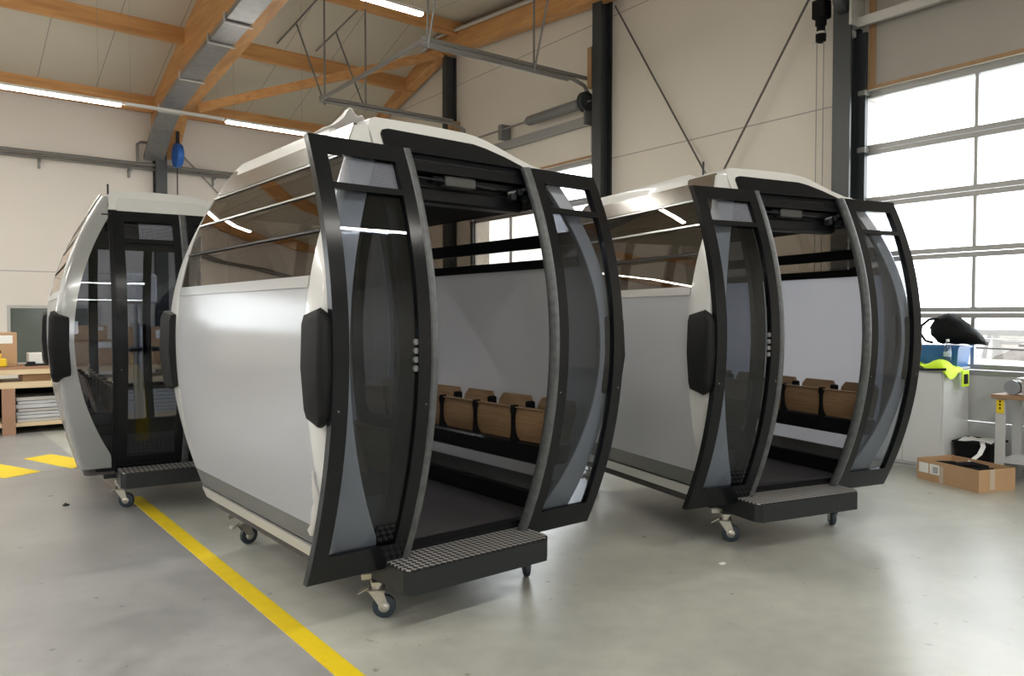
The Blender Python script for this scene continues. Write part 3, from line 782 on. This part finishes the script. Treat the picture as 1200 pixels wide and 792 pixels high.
gear = thing('door_spring_shaft', 'metal spring shaft and header above the big right garage door', 'door spring', WR, WRZ)
mb = MB(); mb.tube([(-.2, 1.3, 5.32), (-.2, -2.6, 5.32)], .07, 14); obj('spring', mb, M_midgrey, gear)
mb = MB(); mb.box(-.16, -.10, -2.6, 1.42, 4.94, 5.05); obj('mounting_rail', mb, M_lightmetal, gear, smooth=False)
mb = MB(); mb.lathe([(.04, -.06), (.17, -.06), (.18, -.03), (.18, .03), (.17, .06), (.04, .06)], 'Y', (-.24, 1.34, 5.28), 24); obj('cable_drum', mb, M_steelcol, gear)
mb = MB(); mb.box(-.3, -.02, 1.22, 1.25, 4.95, 5.45); obj('bearing_plate', mb, M_lightmetal, gear, smooth=False)
mb = MB(); mb.box(-.22, -.08, 1.28, 1.42, 4.85, 4.935, .01); obj('rail_bracket', mb, M_lightmetal, gear, smooth=False)
motor = thing('door_motor', 'small black motor unit hanging beside the right garage door column', 'motor', WR, WRZ)
mb = MB(); mb.box(-.32, -.16, 1.55, 1.72, 5.14, 5.36, .012); mb.lathe([(.03, 4.86), (.06, 4.88), (.062, 4.98), (.05, 5.0), (.05, 5.06), (.066, 5.07), (.066, 5.15)], 'Z', (-.24, 1.64, 0), 16)
obj('motor_body', mb, M_matte, motor)
mb = MB(); mb.lathe([(.03, 4.96), (.064, 4.96), (.064, 4.985), (.03, 4.985)], 'Z', (-.24, 1.64, 0), 16); mb.tube([(-.24, 1.64, 4.9), (-.24, 1.74, 4.88)], .02, 8)
obj('motor_collar', mb, M_lightmetal, motor)
for k, y in enumerate((1.69, 1.60)):
    mb = MB(); mb.tube([(-.24, y, 4.9), (-.24, y, 1.2)], .006, 6); obj('pull_chain', mb, M_rod, motor)

# overhead door tracks hung from the roof
def wl(s, off, z):
    c, t = math.cos(-WRZ), math.sin(-WRZ)
    return (WR[0] + t * s - c * off, WR[1] + c * s + t * off, z)
trk = thing('overhead_track', 'hanging steel track frame of the rear garage door', 'door track')
TA, TB, ZT2 = 5.86, 9.5, 5.42
mb = MB()
pts = [wl(TA, .06, 4.3), wl(TA, .06, 4.9), wl(TA, .10, 5.15), wl(TA, .25, 5.35), wl(TA, .5, ZT2), wl(TA, 3.3, ZT2)]
mb.tube(pts, .03, 8); mb.bar(wl(TA, .1, ZT2 + .06), wl(TA, 3.3, ZT2 + .06), .05, .05); mb.bar(wl(TA, .6, ZT2 - .01), wl(TA, 3.3, ZT2 - .01), .03, .09)
obj('track_rail', mb, M_rod, trk)
mb = MB(); mb.tube([wl(TB, .06, 4.3), wl(TB, .06, 4.9), wl(TB, .25, 5.35), wl(TB, .5, ZT2), wl(TB, 3.3, ZT2)], .03, 8); mb.bar(wl(TB, .5, ZT2 + .06), wl(TB, 3.3, ZT2 + .06), .05, .05)
obj('track_rail', mb, M_rod, trk)
mb = MB(); mb.bar(wl(TA, 3.28, ZT2 + .02), wl(TB, 3.28, ZT2 + .02), .05, .05); obj('cross_bar', mb, M_rod, trk, smooth=False)
for s, off in ((TA, 3.2), (TA, 1.3), (TB, 3.2), (TB, 2.4)):
    p = wl(s, off, ZT2 - .06)
    mb = MB(); mb.tube([p, (p[0], p[1], ceil_z(p[1]) + .03)], .018, 8); obj('hanger_rod', mb, M_rod, trk)
    if s == TB:
        e0, e1 = (p[0] - .1, p[1] + 1.9, ceil_z(p[1] + 1.9) - .05), (p[0] + .02, p[1] - .1, 7.4)
        mb = MB(); mb.tube([e0, e1], .018, 8); obj('hanger_rod', mb, M_rod, trk)
        mb = MB(); mb.tube([p, tuple(.6 * a + .4 * b for a, b in zip(e0, e1))], .016, 8); obj('hanger_rod', mb, M_rod, trk)
    else:
        mb = MB(); mb.tube([p, (p[0] + .05, p[1] - .5, ceil_z(p[1] - .5) + .03)], .016, 8); obj('hanger_rod', mb, M_rod, trk)

# ------------------------------------------------------------------ lamps
M_tube = emit('lamp_tube', (1, .965, .90), 45)
def strip_lamp(x0, x1, y, z, label):
    t = thing('strip_lamp', label, 'lamp', ((x0 + x1) / 2, y, z), 0, 'strip lamps in the roof')
    h = (x1 - x0) / 2
    mb = MB(); mb.box(-h, h, -.035, .035, 0, .05, .006); obj('housing', mb, M_lightmetal, t)
    mb = MB(); mb.box(-h + .02, h - .02, -.04, .04, -.035, 0, .01); obj('light_tube', mb, M_tube, t)
    for x in (-h * .8, h * .8):
        mb = MB(); mb.tube([(x, 0, .045), (x, 0, ceil_z(y) - z)], .002, 6); obj('hanger_wire', mb, M_rod, t)
YL, ZL = 13.7, 5.0
strip_lamp(-.5, 2.98, YL, ZL, 'long lit strip lamp at the left edge below the ceiling')
strip_lamp(4.62, 6.2, YL, ZL, 'lit strip lamp just above the central cabin, right of the rafter')
strip_lamp(3.55, 5.55, 8.72, 5.58, 'lit strip lamp at the top edge, in line with the door track')
trn = thing('lamp_trunking', 'pale thin trunking joining the two strip lamps under the rafter', 'lamp trunking', (3.8, YL, ZL))
mb = MB(); mb.box(-.8, .8, -.03, .03, .0, .05, .004); obj('trunking', mb, M_lightmetal, trn)
for x in (-.7, .7):
    mb = MB(); mb.tube([(x, 0, .04), (x, 0, ceil_z(YL) - ZL)], .002, 6); obj('hanger_wire', mb, M_rod, trn)

def area(x, y, z, power, lx=2.6, ly=.14):  # unseen ceiling lamps, added to brighten the hall and its reflections
    l = bpy.data.lights.new('unseen_fill_lamp', 'AREA'); l.shape = 'RECTANGLE'; l.size = lx; l.size_y = ly; l.energy = power; l.color = (1, .965, .90)
    o = bpy.data.objects.new('unseen_fill_lamp', l); COL.objects.link(o); o.location = (x, y, z)
LP = 120
for y, xs_ in ((8.72, (-11.5, -7.5, -3.5, -.5, 2.0)), (3.7, (-11.5, -7.5, -3.5)), (-1.3, (-7.5, -3.5, .5, 4.5)), (-6.3, (-7.5, -3.5, .5, 4.5))):
    for x in xs_: area(x, y, 5.56, LP)
for x in (-11.5, -7.5, -3.5): area(x, YL, ZL, LP)

# ------------------------------------------------------------------ floor markings
M_yellow = mat('yellow_floor_paint', (.74, .55, .015), .4, noise_amt=.12, noise_scale=9)
def marking(name, poly, label, grp=None):
    mb = MB(); mb.prism(poly, 'Z', -.004, .003)
    tag(obj(name, mb, M_yellow, smooth=False), label, 'floor marking', grp)
marking('floor_line', [(1.465, 1.2), (1.57, 1.2), (1.69, 7.3), (1.585, 7.3)], 'yellow painted line on the floor running under the central cabin corner')
marking('floor_stripe', [(.42, 9.85), (.83, 9.95), (1.17, 9.08), (.84, 8.93)], 'short yellow hatch stripe on the floor at the left photo edge')
marking('floor_stripe', [(1.12, 10.02), (1.40, 10.15), (1.72, 9.32), (1.44, 9.06)], 'short yellow hatch stripe on the floor nearest the far left cabin')

# ------------------------------------------------------------------ right corner: cabinet, box, rack
M_cab = mat('light_grey_cabinet', (.60, .61, .60), .4)
M_card = mat('cardboard', (.46, .29, .16), .75, noise_amt=.1, noise_scale=4)
M_cardd = mat('cardboard_inside', (.36, .22, .12), .8, noise_amt=.1, noise_scale=4)
M_white = mat('white_paper', (.8, .8, .78), .6)
cb = thing('storage_cabinet', 'light grey storage cabinet by the garage door under the hi-vis jacket', 'cabinet', (8.30, 3.28, 0), R(-2))
mb = MB(); mb.box(0, .58, 0, .80, .03, 1.03, .006); mb.box(.03, .55, .03, .77, 0, .03); obj('cabinet_body', mb, M_cab, cb)
mb = MB(); mb.box(-.008, .585, -.008, .808, 1.03, 1.055, .004); obj('cabinet_top', mb, M_cab, cb)
mb = MB(); mb.box(-.016, -.001, .02, .40, .06, 1.01, .003); obj('cabinet_door', mb, M_cab, cb)
mb = MB(); mb.box(-.016, -.001, .405, .785, .06, 1.01, .003); obj('cabinet_door', mb, M_cab, cb)
# hi-vis jacket
mb = MB(); rows = []
for i in range(13):
    u = i / 12
    row = []
    for j in range(17):
        v = j / 16
        y = -.06 + .62 * v
        x = -.035 + .42 * u
        z = 1.068 + .035 * noise.noise(Vector((u * 4, v * 5, 1))) + .085 * math.exp(-((u - .3) / .32) ** 2) * (.65 + .35 * math.sin(8 * v + 1)) * min(1, v * 6)
        if u < .01: z -= .05 * (.5 + .5 * math.sin(9 * v))
        if v < .10: z -= (.1 - v) * 1.1 * (.7 + .3 * math.sin(8 * u))
        row.append((x, y, max(z, 1.058) if v > .1 and u > .01 else z))
    rows.append(row)
mb.sheet(rows, .006, (0, 0, 1))
jk = thing('safety_jacket', 'neon yellow hi-vis jacket lying on the grey cabinet', 'jacket', (8.30, 3.28, 0), R(-2))
M_hiv = mat('hi_vis_yellow', (.62, .88, .03), .7)
obj('jacket_cloth', mb, M_hiv, jk, ang=60)
mb = MB(); mb.box(.24, .40, -.075, -.062, .86, 1.03, .004); obj('jacket_flap', mb, M_hiv, jk)
mb = MB(); mb.box(.27, .36, -.082, -.076, .89, .99, .002); obj('jacket_label', mb, M_matte, jk)
mb = MB(); mb.sheet([[(-.044, y, 1.062 - .01 * math.sin(9 * y)), (-.044, y, 1.036 - .01 * math.sin(9 * y))] for y in [-.04 + .05 * k for k in range(12)]], .004, (1, 0, 0)); obj('jacket_trim', mb, M_dgrey, jk)
# blue crate
cr = thing('plastic_crate', 'blue plastic crate on the grey cabinet behind the jacket', 'crate', (8.72, 3.27, 1.057), R(0))
mb = MB()
def tray_mesh(mb, w, d, h, t=.012, flare=.02):
    o0 = [(-w / 2, 0), (w / 2, 0), (w / 2, d), (-w / 2, d)]
    def ring(e, z): return [(-w / 2 - e, -e, z), (w / 2 + e, -e, z), (w / 2 + e, d + e, z), (-w / 2 - e, d + e, z)]
    mb.loft([ring(0, 0), ring(flare, h - .02), ring(flare + .015, h - .02), ring(flare + .015, h), ring(flare - t, h), ring(-t, t)])
tray_mesh(mb, .28, .52, .22)
obj('crate_body', mb, mat('crate_blue', (.03, .13, .36), .4), cr)
# backpack
bp_ = thing('backpack', 'black backpack slumped on the blue crate', 'backpack', (8.77, 3.13, 1.292), R(0))
mb = MB()
rings = []
for k in range(12):
    t = k / 11
    yc = .46 - .52 * t
    h = [.12, .24, .30, .325, .33, .32, .29, .25, .205, .16, .12, .06][k]; w = [.05, .09, .12, .13, .14, .14, .14, .13, .12, .11, .09, .05][k]
    zb_ = [.06, .01, 0, 0, 0, 0, 0, 0, 0, 0, 0, 0][k]
    rings.append([(w * math.cos(a) + .012 * math.sin(5 * a + k), yc + .02 * math.sin(a), zb_ + .5 * h + .5 * h * math.sin(a) + .008 * math.sin(3 * a + 2 * k)) for a in [2 * math.pi * q / 18 for q in range(18)]])
mb.loft(rings)
obj('bag_body', mb, M_matte, bp_, ang=60)
mb = MB(); mb.tube([(-.05, .38, .27), (-.09, .46, .26), (-.11, .53, .19), (-.11, .54, .11), (-.10, .49, .03), (-.08, .42, .01)], .014, 8); obj('shoulder_strap', mb, M_matte, bp_)
# bottle
bt = thing('water_bottle', 'clear plastic water bottle in front of the blue crate', 'bottle', (8.50, 3.33, 1.11))
mb = MB(); mb.lathe([(.005, 0), (.034, 0), (.036, .02), (.036, .14), (.034, .16), (.02, .195), (.014, .205), (.014, .22), (.005, .22)], 'Z', (0, 0, 0), 20)
obj('bottle_body', mb, glass('bottle_clear', (.86, .88, .88), .05), bt)
mb = MB(); mb.lathe([(.004, .215), (.016, .215), (.016, .238), (.004, .24)], 'Z', (0, 0, 0), 14); obj('bottle_cap', mb, M_white, bt)
mb = MB(); mb.lathe([(.0362, .06), (.0368, .062), (.0368, .11), (.0362, .112)], 'Z', (0, 0, 0), 20); obj('bottle_label', mb, mat('bottle_label', (.4, .5, .6), .5), bt)

# cardboard box, long axis from (7.8,3.32) to (7.56,2.68)
bx = thing('cardboard_box', 'open cardboard box of black parts on the floor by the cabinet', 'box', (7.56, 2.68, 0), R(-20.6))
mb = MB()
L_, W_, H_ = .68, .44, .205
mb.box(0, W_, 0, L_, 0, .006)
for a in ((0, .005, 0, L_), (W_ - .005, W_, 0, L_), (0.005, W_ - .005, 0, .005), (.005, W_ - .005, L_ - .005, L_)): mb.box(*a, .006, H_)
obj('box_body', mb, M_card, bx, smooth=False)
mb = MB(); mb.box(-.002, -.0003, .42, .53, .075, .17); mb.box(-.002, -.0003, .545, .655, .075, .17); obj('shipping_label', mb, M_white, bx, smooth=False)
mb = MB(); mb.box(-.003, -.0022, .375, .42, .005, .165); mb.box(.13, .19, -.002, -.0003, .02, H_); obj('packing_tape', mb, mat('clear_tape', (.55, .45, .36), .2), bx, smooth=False)
mb = MB()
for i in range(7): mb.box(-.0026, -.0021, .435, .50 - .006 * (i % 3), .09 + .009 * i, .094 + .009 * i)
obj('label_print', mb, M_dgrey, bx, smooth=False)
for k, (lab, pts) in enumerate((('black bent strap part lying in the cardboard box, front', [(.06, .42, .19), (.12, .30, .205), (.2, .2, .19), (.3, .1, .2)]),
                               ('black tube part lying in the cardboard box, middle', [(.1, .32, .22), (.2, .24, .235), (.32, .18, .2)]),
                               ('black rod part lying in the cardboard box, rear', [(.15, .6, .18), (.22, .48, .195), (.3, .34, .18)]))):
    mb = MB(); mb.tube(pts, .028 if k else .022, 10)
    mb.tube([(a, b, c - .05) for a, b, c in pts], .025, 8)
    tag(obj('black_part', mb, M_matte, loc=(7.56, 2.68, -.03), rot=(0, 0, R(-20.6))), lab, 'part', 'black parts in the cardboard box')
# black bin with paper
bn = thing('plastic_bin', 'black plastic bin between the cabinet and the work table', 'bin', (8.64, 2.92, 0), R(0))
mb = MB(); tray_mesh(mb, .34, .28, .32, .012, .03); obj('bin_body', mb, M_matte, bn)
mb = MB(); mb.sheet([[(-.19 + .09 * i, -.03 + .08 * j, .325 + .02 * math.sin(2.2 * i + j)) for j in range(5)] for i in range(5)], .006, (0, 0, 1))
tag(obj('paper_sheet', mb, M_white, loc=(8.64, 2.92, 0), ang=60), 'crumpled white paper lying on the black bin', 'paper')
mb = MB(); pts = [(8.47, 2.98, .33), (8.36, 2.93, .30), (8.24, 2.92, .24), (8.14, 2.95, .19), (8.10, 2.97, .16)]
rows = [[(p[0], p[1] - .022, p[2]), (p[0], p[1] + .022, p[2])] for p in pts]
mb.sheet(rows, .004, (0, 0, 1))
tag(obj('packing_strap', mb, M_white, ang=60), 'white plastic strap hanging from the black bin into the cardboard box', 'strap')

# blue stand seen through the door glass, scraps on the floor
bs = thing('blue_stand', 'blue metal stand left of the grey cabinet, seen through the cabin door glass', 'stand', (8.02, 4.22, 0), R(20))
mb = MB(); mb.box(-.05, .05, -.04, .04, .05, 1.0, .006); obj('stand_post', mb, MATS['crate_blue'], bs)
mb = MB(); mb.box(-.22, .22, -.2, .2, .0, .05, .01); obj('stand_base', mb, MATS['crate_blue'], bs)
mb = MB(); mb.box(-.2, .2, -.15, .15, 1.0, 1.04, .006); obj('stand_top', mb, MATS['crate_blue'], bs)
mb = MB(); mb.prism([(0, 0), (.05, .005), (.055, .03), (.01, .035)], 'Z', .001, .004)
tag(obj('paper_scrap', mb, M_white, loc=(4.10, 2.93, 0), smooth=False), 'tiny white paper scrap on the floor in front of the right cabin wheel', 'scrap')
mb = MB(); mb.box(0, .05, 0, .03, 0, .014, .004); mb.box(.012, .03, .008, .022, .014, .024, .003)
tag(obj('floor_bolt', mb, M_dgrey, loc=(1.09, 7.31, 0)), 'small dark bolt lying on the floor left of the yellow line', 'bolt')

# work table / rack at the right edge
rk = thing('work_table', 'work table with wooden top and perforated grey legs at the right edge', 'table', (8.24, 2.77, 0), R(-2.5))
M_rack = mat('rack_grey', (.50, .51, .51), .4)
mb = MB(); mb.box(-.03, .45, -1.6, .05, .80, .84, .004); obj('table_top', mb, wood('table_wood', (.25, .14, .075), (.34, .2, .11), 'Y', 3, .5), rk)
for x, y in ((0, 0), (.39, 0), (0, -1.55), (.39, -1.55)):
    mb = MB(); mb.box(x - .0, x + .035, y - .06, y + .02, .0, .80)
    for z in [.06 + .07 * i for i in range(3)]: mb.lathe([(.002, -.003), (.012, -.003), (.012, .0005), (.002, .0005)], 'X', (x - .0, y - .02, z), 10)
    obj('leg', mb, M_rack, rk, smooth=False)
mb = MB(); mb.box(0.0, .42, -1.55, -.02, .19, .225); obj('lower_shelf', mb, M_rack, rk, smooth=False)
mb = MB(); mb.box(-.006, -.001, -.055, .01, .66, .79); lb = obj('yellow_label', mb, M_yellow, rk, smooth=False)
mb = MB()
for z in (.70, .735, .765): mb.box(-.0075, -.006, -.03, -.015, z, z + .018)
obj('label_mark', mb, M_matte, lb, smooth=False)
mb = MB(); mb.box(.30, .34, -.25, -.2, .84, 1.62); mb.box(.30, .34, -1.5, -1.45, .84, 1.62); obj('back_upright', mb, M_rack, rk, smooth=False)
mb = MB(); mb.box(.02, .36, -1.5, -.16, 1.30, 1.325); obj('upper_shelf', mb, M_rack, rk, smooth=False)
def rkthing(name, label, cat, lx, ly, z):
    c, s = math.cos(R(-2.5)), math.sin(R(-2.5))
    return thing(name, label, cat, (8.24 + c * lx - s * ly, 2.77 + s * lx + c * ly, z), R(-2.5))
sp_ = rkthing('cable_spool', 'small metal spool on the wooden work table, left one', 'spool', .10, -.10, .84)
mb = MB(); mb.lathe([(.02, -.05), (.07, -.05), (.07, -.035), (.035, -.03), (.035, .03), (.07, .035), (.07, .05), (.02, .05)], 'X', (0, 0, .07), 20); obj('spool_body', mb, M_alu, sp_)
mb = MB(); mb.lathe([(.034, -.03), (.055, -.025), (.055, .025), (.034, .03)], 'X', (0, 0, .07), 20); obj('cable_coil', mb, M_dgrey, sp_)
sp_ = rkthing('cable_spool', 'small metal spool on the wooden work table, right one', 'spool', .12, -.30, .84)
mb = MB(); mb.lathe([(.02, -.05), (.06, -.05), (.06, -.035), (.03, -.03), (.03, .03), (.06, .035), (.06, .05), (.02, .05)], 'X', (0, 0, .06), 20); obj('spool_body', mb, M_alu, sp_)
mb = MB(); mb.lathe([(.03, -.03), (.05, -.025), (.05, .025), (.03, .03)], 'X', (0, 0, .06), 20); obj('cable_coil', mb, M_dgrey, sp_)
dr = rkthing('parts_tray', 'flat grey tray above the spools on the work table', 'tray', .16, -.3, .985)
mb = MB(); mb.box(-.12, .12, -.45, .16, 0, .02, .004); mb.box(-.1, -.08, .1, .12, -.14, 0); mb.box(.08, .1, .1, .12, -.14, 0); mb.box(-.1, -.08, -.42, -.4, -.14, 0); obj('tray_body', mb, M_lightmetal, dr)
hd = rkthing('power_tool', 'black and grey hand tool standing on the parts tray', 'tool', .14, -.34, 1.006)
mb = MB(); mb.lathe([(.03, 0), (.1, .0), (.11, .03), (.09, .06), (.1, .08), (.1, .13), (.05, .16), (.03, .2)], 'Z', (0, 0, 0), 20); obj('tool_body', mb, M_matte, hd)
mb = MB(); mb.lathe([(.101, .09), (.104, .09), (.104, .12), (.101, .12)], 'Z', (0, 0, 0), 20); obj('tool_ring', mb, M_alu, hd)
lp = rkthing('pump_bottle', 'red-topped dark bottle on the upper shelf of the work table', 'bottle', .14, -.26, 1.326)
mb = MB(); mb.lathe([(.005, 0), (.04, 0), (.042, .02), (.042, .15), (.02, .19), (.015, .2), (.005, .2)], 'Z', (0, 0, 0), 18); obj('bottle_body', mb, M_dgrey, lp)
mb = MB(); mb.lathe([(.005, .2), (.03, .2), (.03, .26), (.012, .28), (.005, .28)], 'Z', (0, 0, 0), 14); obj('bottle_cap', mb, mat('red_cap', (.5, .02, .04), .4), lp)

# ------------------------------------------------------------------ left: workbench with sheet stacks
M_pine = wood('pale_pine', (.58, .44, .26), (.74, .60, .40), 'X', 2., .6)
M_brown = mat('brown_board', (.33, .19, .12), .7, noise_amt=.1)
wb = thing('wooden_workbench', 'long pale pine workbench with brown posts behind the left cabin', 'workbench', (1.3, 12.2, 0), R(-2))
mb = MB(); mb.box(-3.4, 2.6, 0, .75, .865, .90); obj('bench_top', mb, M_brown, wb, smooth=False)
mb = MB(); mb.box(-3.4, 2.6, -.04, 0, .80, .865); obj('top_rail', mb, M_pine, wb, smooth=False)
mb = MB(); mb.box(-3.4, 2.6, -.10, .75, .62, .70); obj('middle_shelf', mb, M_pine, wb, smooth=False)
mb = MB(); mb.box(-3.4, 2.6, -.06, .75, .10, .15); obj('lower_shelf', mb, M_pine, wb, smooth=False)
for x in (-3.2, -2.1, -1.2, -.10, 1.05, 2.2):
    mb = MB(); mb.box(x - .075, x + .075, -.12, -.06, 0, .62); obj('post', mb, M_brown, wb, smooth=False)
for x in (-2.6, -1.3, -.22, .55, 1.4, 2.4):
    mb = MB(); mb.box(x - .03, x + .03, -.03, .03, .70, .80); obj('short_stud', mb, M_pine, wb, smooth=False)
mb = MB(); mb.box(-3.4, 2.6, .70, .74, 0, .62); obj('shade_sheet', mb, M_matte, wb, smooth=False)  # black sheet added for the shadow under the bench, not a real board
M_sheet = mat('grey_sheet_metal', (.50, .51, .52), .4, noise_amt=.15)
k = 0
for x0, x1, nm in ((-.02, .95, 'left'), (1.12, 2.1, 'right')):
    z = .152
    for i in range(7):
        h = .042 + .018 * random.random()
        mb = MB(); mb.box(x0 + .03 * random.random(), x1 - .05 * random.random(), -.03 + .03 * random.random(), .6, 0, h - .006, .003)
        o = obj('sheet_panel', mb, M_sheet if i % 3 else M_lightmetal, loc=(1.3 + .03 * random.random(), 12.2, z), rot=(0, 0, R(-2)))
        tag(o, 'grey sheet panel in the %s stack on the bottom shelf of the workbench' % ('left-hand' if nm == 'left' else 'right-hand'), 'panel', 'sheet panels stacked %s under the workbench' % nm)
        z += h
z = .152
for i in range(7):
    h = .05
    mb = MB(); mb.box(-.95 + .03 * random.random(), -.25, -.03, .6, 0, h - .012, .003)
    tag(obj('plank', mb, M_pine if i % 2 else M_brown, loc=(1.3, 12.2, z), rot=(0, 0, R(-2))), 'wooden plank in the stack left of the brown post under the workbench', 'plank', 'planks stacked under the workbench')
    z += h
def bench_at(lx, ly):
    c, s = math.cos(R(-2)), math.sin(R(-2)); return (1.3 + c * lx - s * ly, 12.2 + s * lx + c * ly)
def carton(lx, ly, z, w, d, h, label, rot=0., m=None, lab=True):
    p = bench_at(lx, ly)
    t = thing('carton', label, 'box', (p[0], p[1], z), R(rot))
    mb = MB(); mb.box(-w / 2, w / 2, 0, d, 0, h, .004); obj('box_body', mb, m or M_card, t)
    if lab:
        mb = MB(); mb.box(.02, w / 2 - .05, -.003, -.0005, h * .68, h * .92); obj('paper_label', mb, M_white, t, smooth=False)
    mb = MB(); mb.box(-.025, .025, -.002, d + .002, h, h + .002); obj('packing_tape', mb, M_cardd, t, smooth=False)
carton(-.28, .2, .90, .62, .4, .46, 'brown carton with white label on the workbench at the left edge')
carton(.38, .25, .90, .42, .28, .17, 'low white box on the workbench beside the brown carton', 0, M_white, False)
carton(.30, .05, .70, .45, .5, .09, 'brown carton tucked on the middle shelf of the workbench', 0, M_card, False)
p = bench_at(.33, .16)
mb = MB(); mb.box(-.22, .22, -.05, .05, 0, .03, .006); mb.box(-.2, -.1, -.06, .04, .03, .06, .004); mb.box(.02, .16, -.05, .05, .03, .05, .004)
tag(obj('hand_tool', mb, M_dgrey, loc=(p[0], p[1], .90)), 'dark flat tool lying on the workbench in front of the white box', 'tool')
p = bench_at(-.22, .06)
yb = thing('yellow_tool_case', 'small yellow case on the workbench at the left photo edge', 'case', (p[0], p[1], .90))
mb = MB(); mb.box(-.12, .12, -.06, .06, 0, .12, .02); mb.box(-.09, .06, -.05, .05, .12, .19, .02); obj('case_body', mb, mat('case_yellow', (.75, .5, .02), .4), yb)
mb = MB(); mb.tube([(-.05, 0, .19), (-.05, 0, .22), (.05, 0, .22), (.05, 0, .19)], .01, 8); obj('case_handle', mb, M_matte, yb)
# boxes behind the left cabin, seen through its glass
carton(.95, .1, .90, .55, .5, .34, 'large brown carton behind the left glass of the far left cabin', 0)
carton(.92, .15, 1.245, .42, .4, .2, 'small brown carton stacked on the large carton behind the far left cabin', 0, M_card)
carton(1.75, .1, .90, .7, .5, .52, 'wide brown carton on the bench behind the closed cabin doors', 0)
dp_ = bench_at(1.35, -.9)
pd = thing('pillar_drill', 'grey pillar drill behind the closed door glass of the far left cabin', 'machine', (dp_[0], dp_[1], 0))
mb = MB(); mb.box(-.25, .25, -.25, .25, 0, .07, .01); obj('machine_base', mb, M_rack, pd)
mb = MB(); mb.tube([(0, .1, .07), (0, .1, 2.1)], .06, 14); obj('pillar', mb, M_alu, pd)
mb = MB(); mb.box(-.15, .15, -.35, .22, 1.75, 2.15, .03); mb.lathe([(.03, 1.45), (.06, 1.5), (.07, 1.75), (.05, 1.76)], 'Z', (0, -.2, 0), 14); obj('drill_head', mb, M_rack, pd)
mb = MB(); mb.box(-.22, .22, -.38, .14, 1.12, 1.17, .01); obj('drill_table', mb, M_dgrey, pd)

# ------------------------------------------------------------------ outdoors
mb = MB(); mb.box(9.6, 60, -40, 50, -1.3, -1.1); g = struct('trim_2', mb, mat('outdoor_concrete', (.5, .5, .5), .8, noise_amt=.1, noise_scale=.5))
oc = make_cabin('pale gondola cabin standing outdoors, seen through the bottom right window panes', (18.6, 5.9, -1.1), R(-20), False, None)

# ------------------------------------------------------------------ world, portals, camera
w = bpy.data.worlds.new('overcast'); sc.world = w; w.use_nodes = True
bg = w.node_tree.nodes['Background']; bg.inputs[0].default_value = (.93, .97, 1, 1); bg.inputs[1].default_value = 6.5
def portal(loc, rot, sx, sy):
    l = bpy.data.lights.new('daylight_portal', 'AREA'); l.shape = 'RECTANGLE'; l.size = sx; l.size_y = sy
    l.cycles.is_portal = True
    o = bpy.data.objects.new('daylight_portal', l); COL.objects.link(o); o.location = loc; o.rotation_euler = rot
for a, b in (D1, D2):
    p = wl((a + b) / 2, -.42, 2.6)
    portal(p, (R(90), 0, R(90) + WRZ), 3.64, 3.3)

cam = bpy.data.cameras.new('camera'); co = bpy.data.objects.new('camera', cam); COL.objects.link(co)
cam.sensor_width = 36; cam.lens = 899 / 1200 * 36; cam.clip_end = 200; cam.clip_start = .05
co.location = (0, 0, 1.6); co.rotation_euler = (math.pi / 2 - .030, 0, -R(39))
sc.camera = co
sc.view_settings.view_transform = 'Standard'; sc.view_settings.look = 'None'
sc.view_settings.exposure = 0.12; sc.view_settings.gamma = 1.0; sc.view_settings.use_curve_mapping = False
cy = sc.cycles
cy.use_denoising = True; cy.max_bounces = 14; cy.transparent_max_bounces = 32; cy.glossy_bounces = 6; cy.diffuse_bounces = 6
cy.sample_clamp_indirect = 6; cy.caustics_reflective = False; cy.caustics_refractive = False
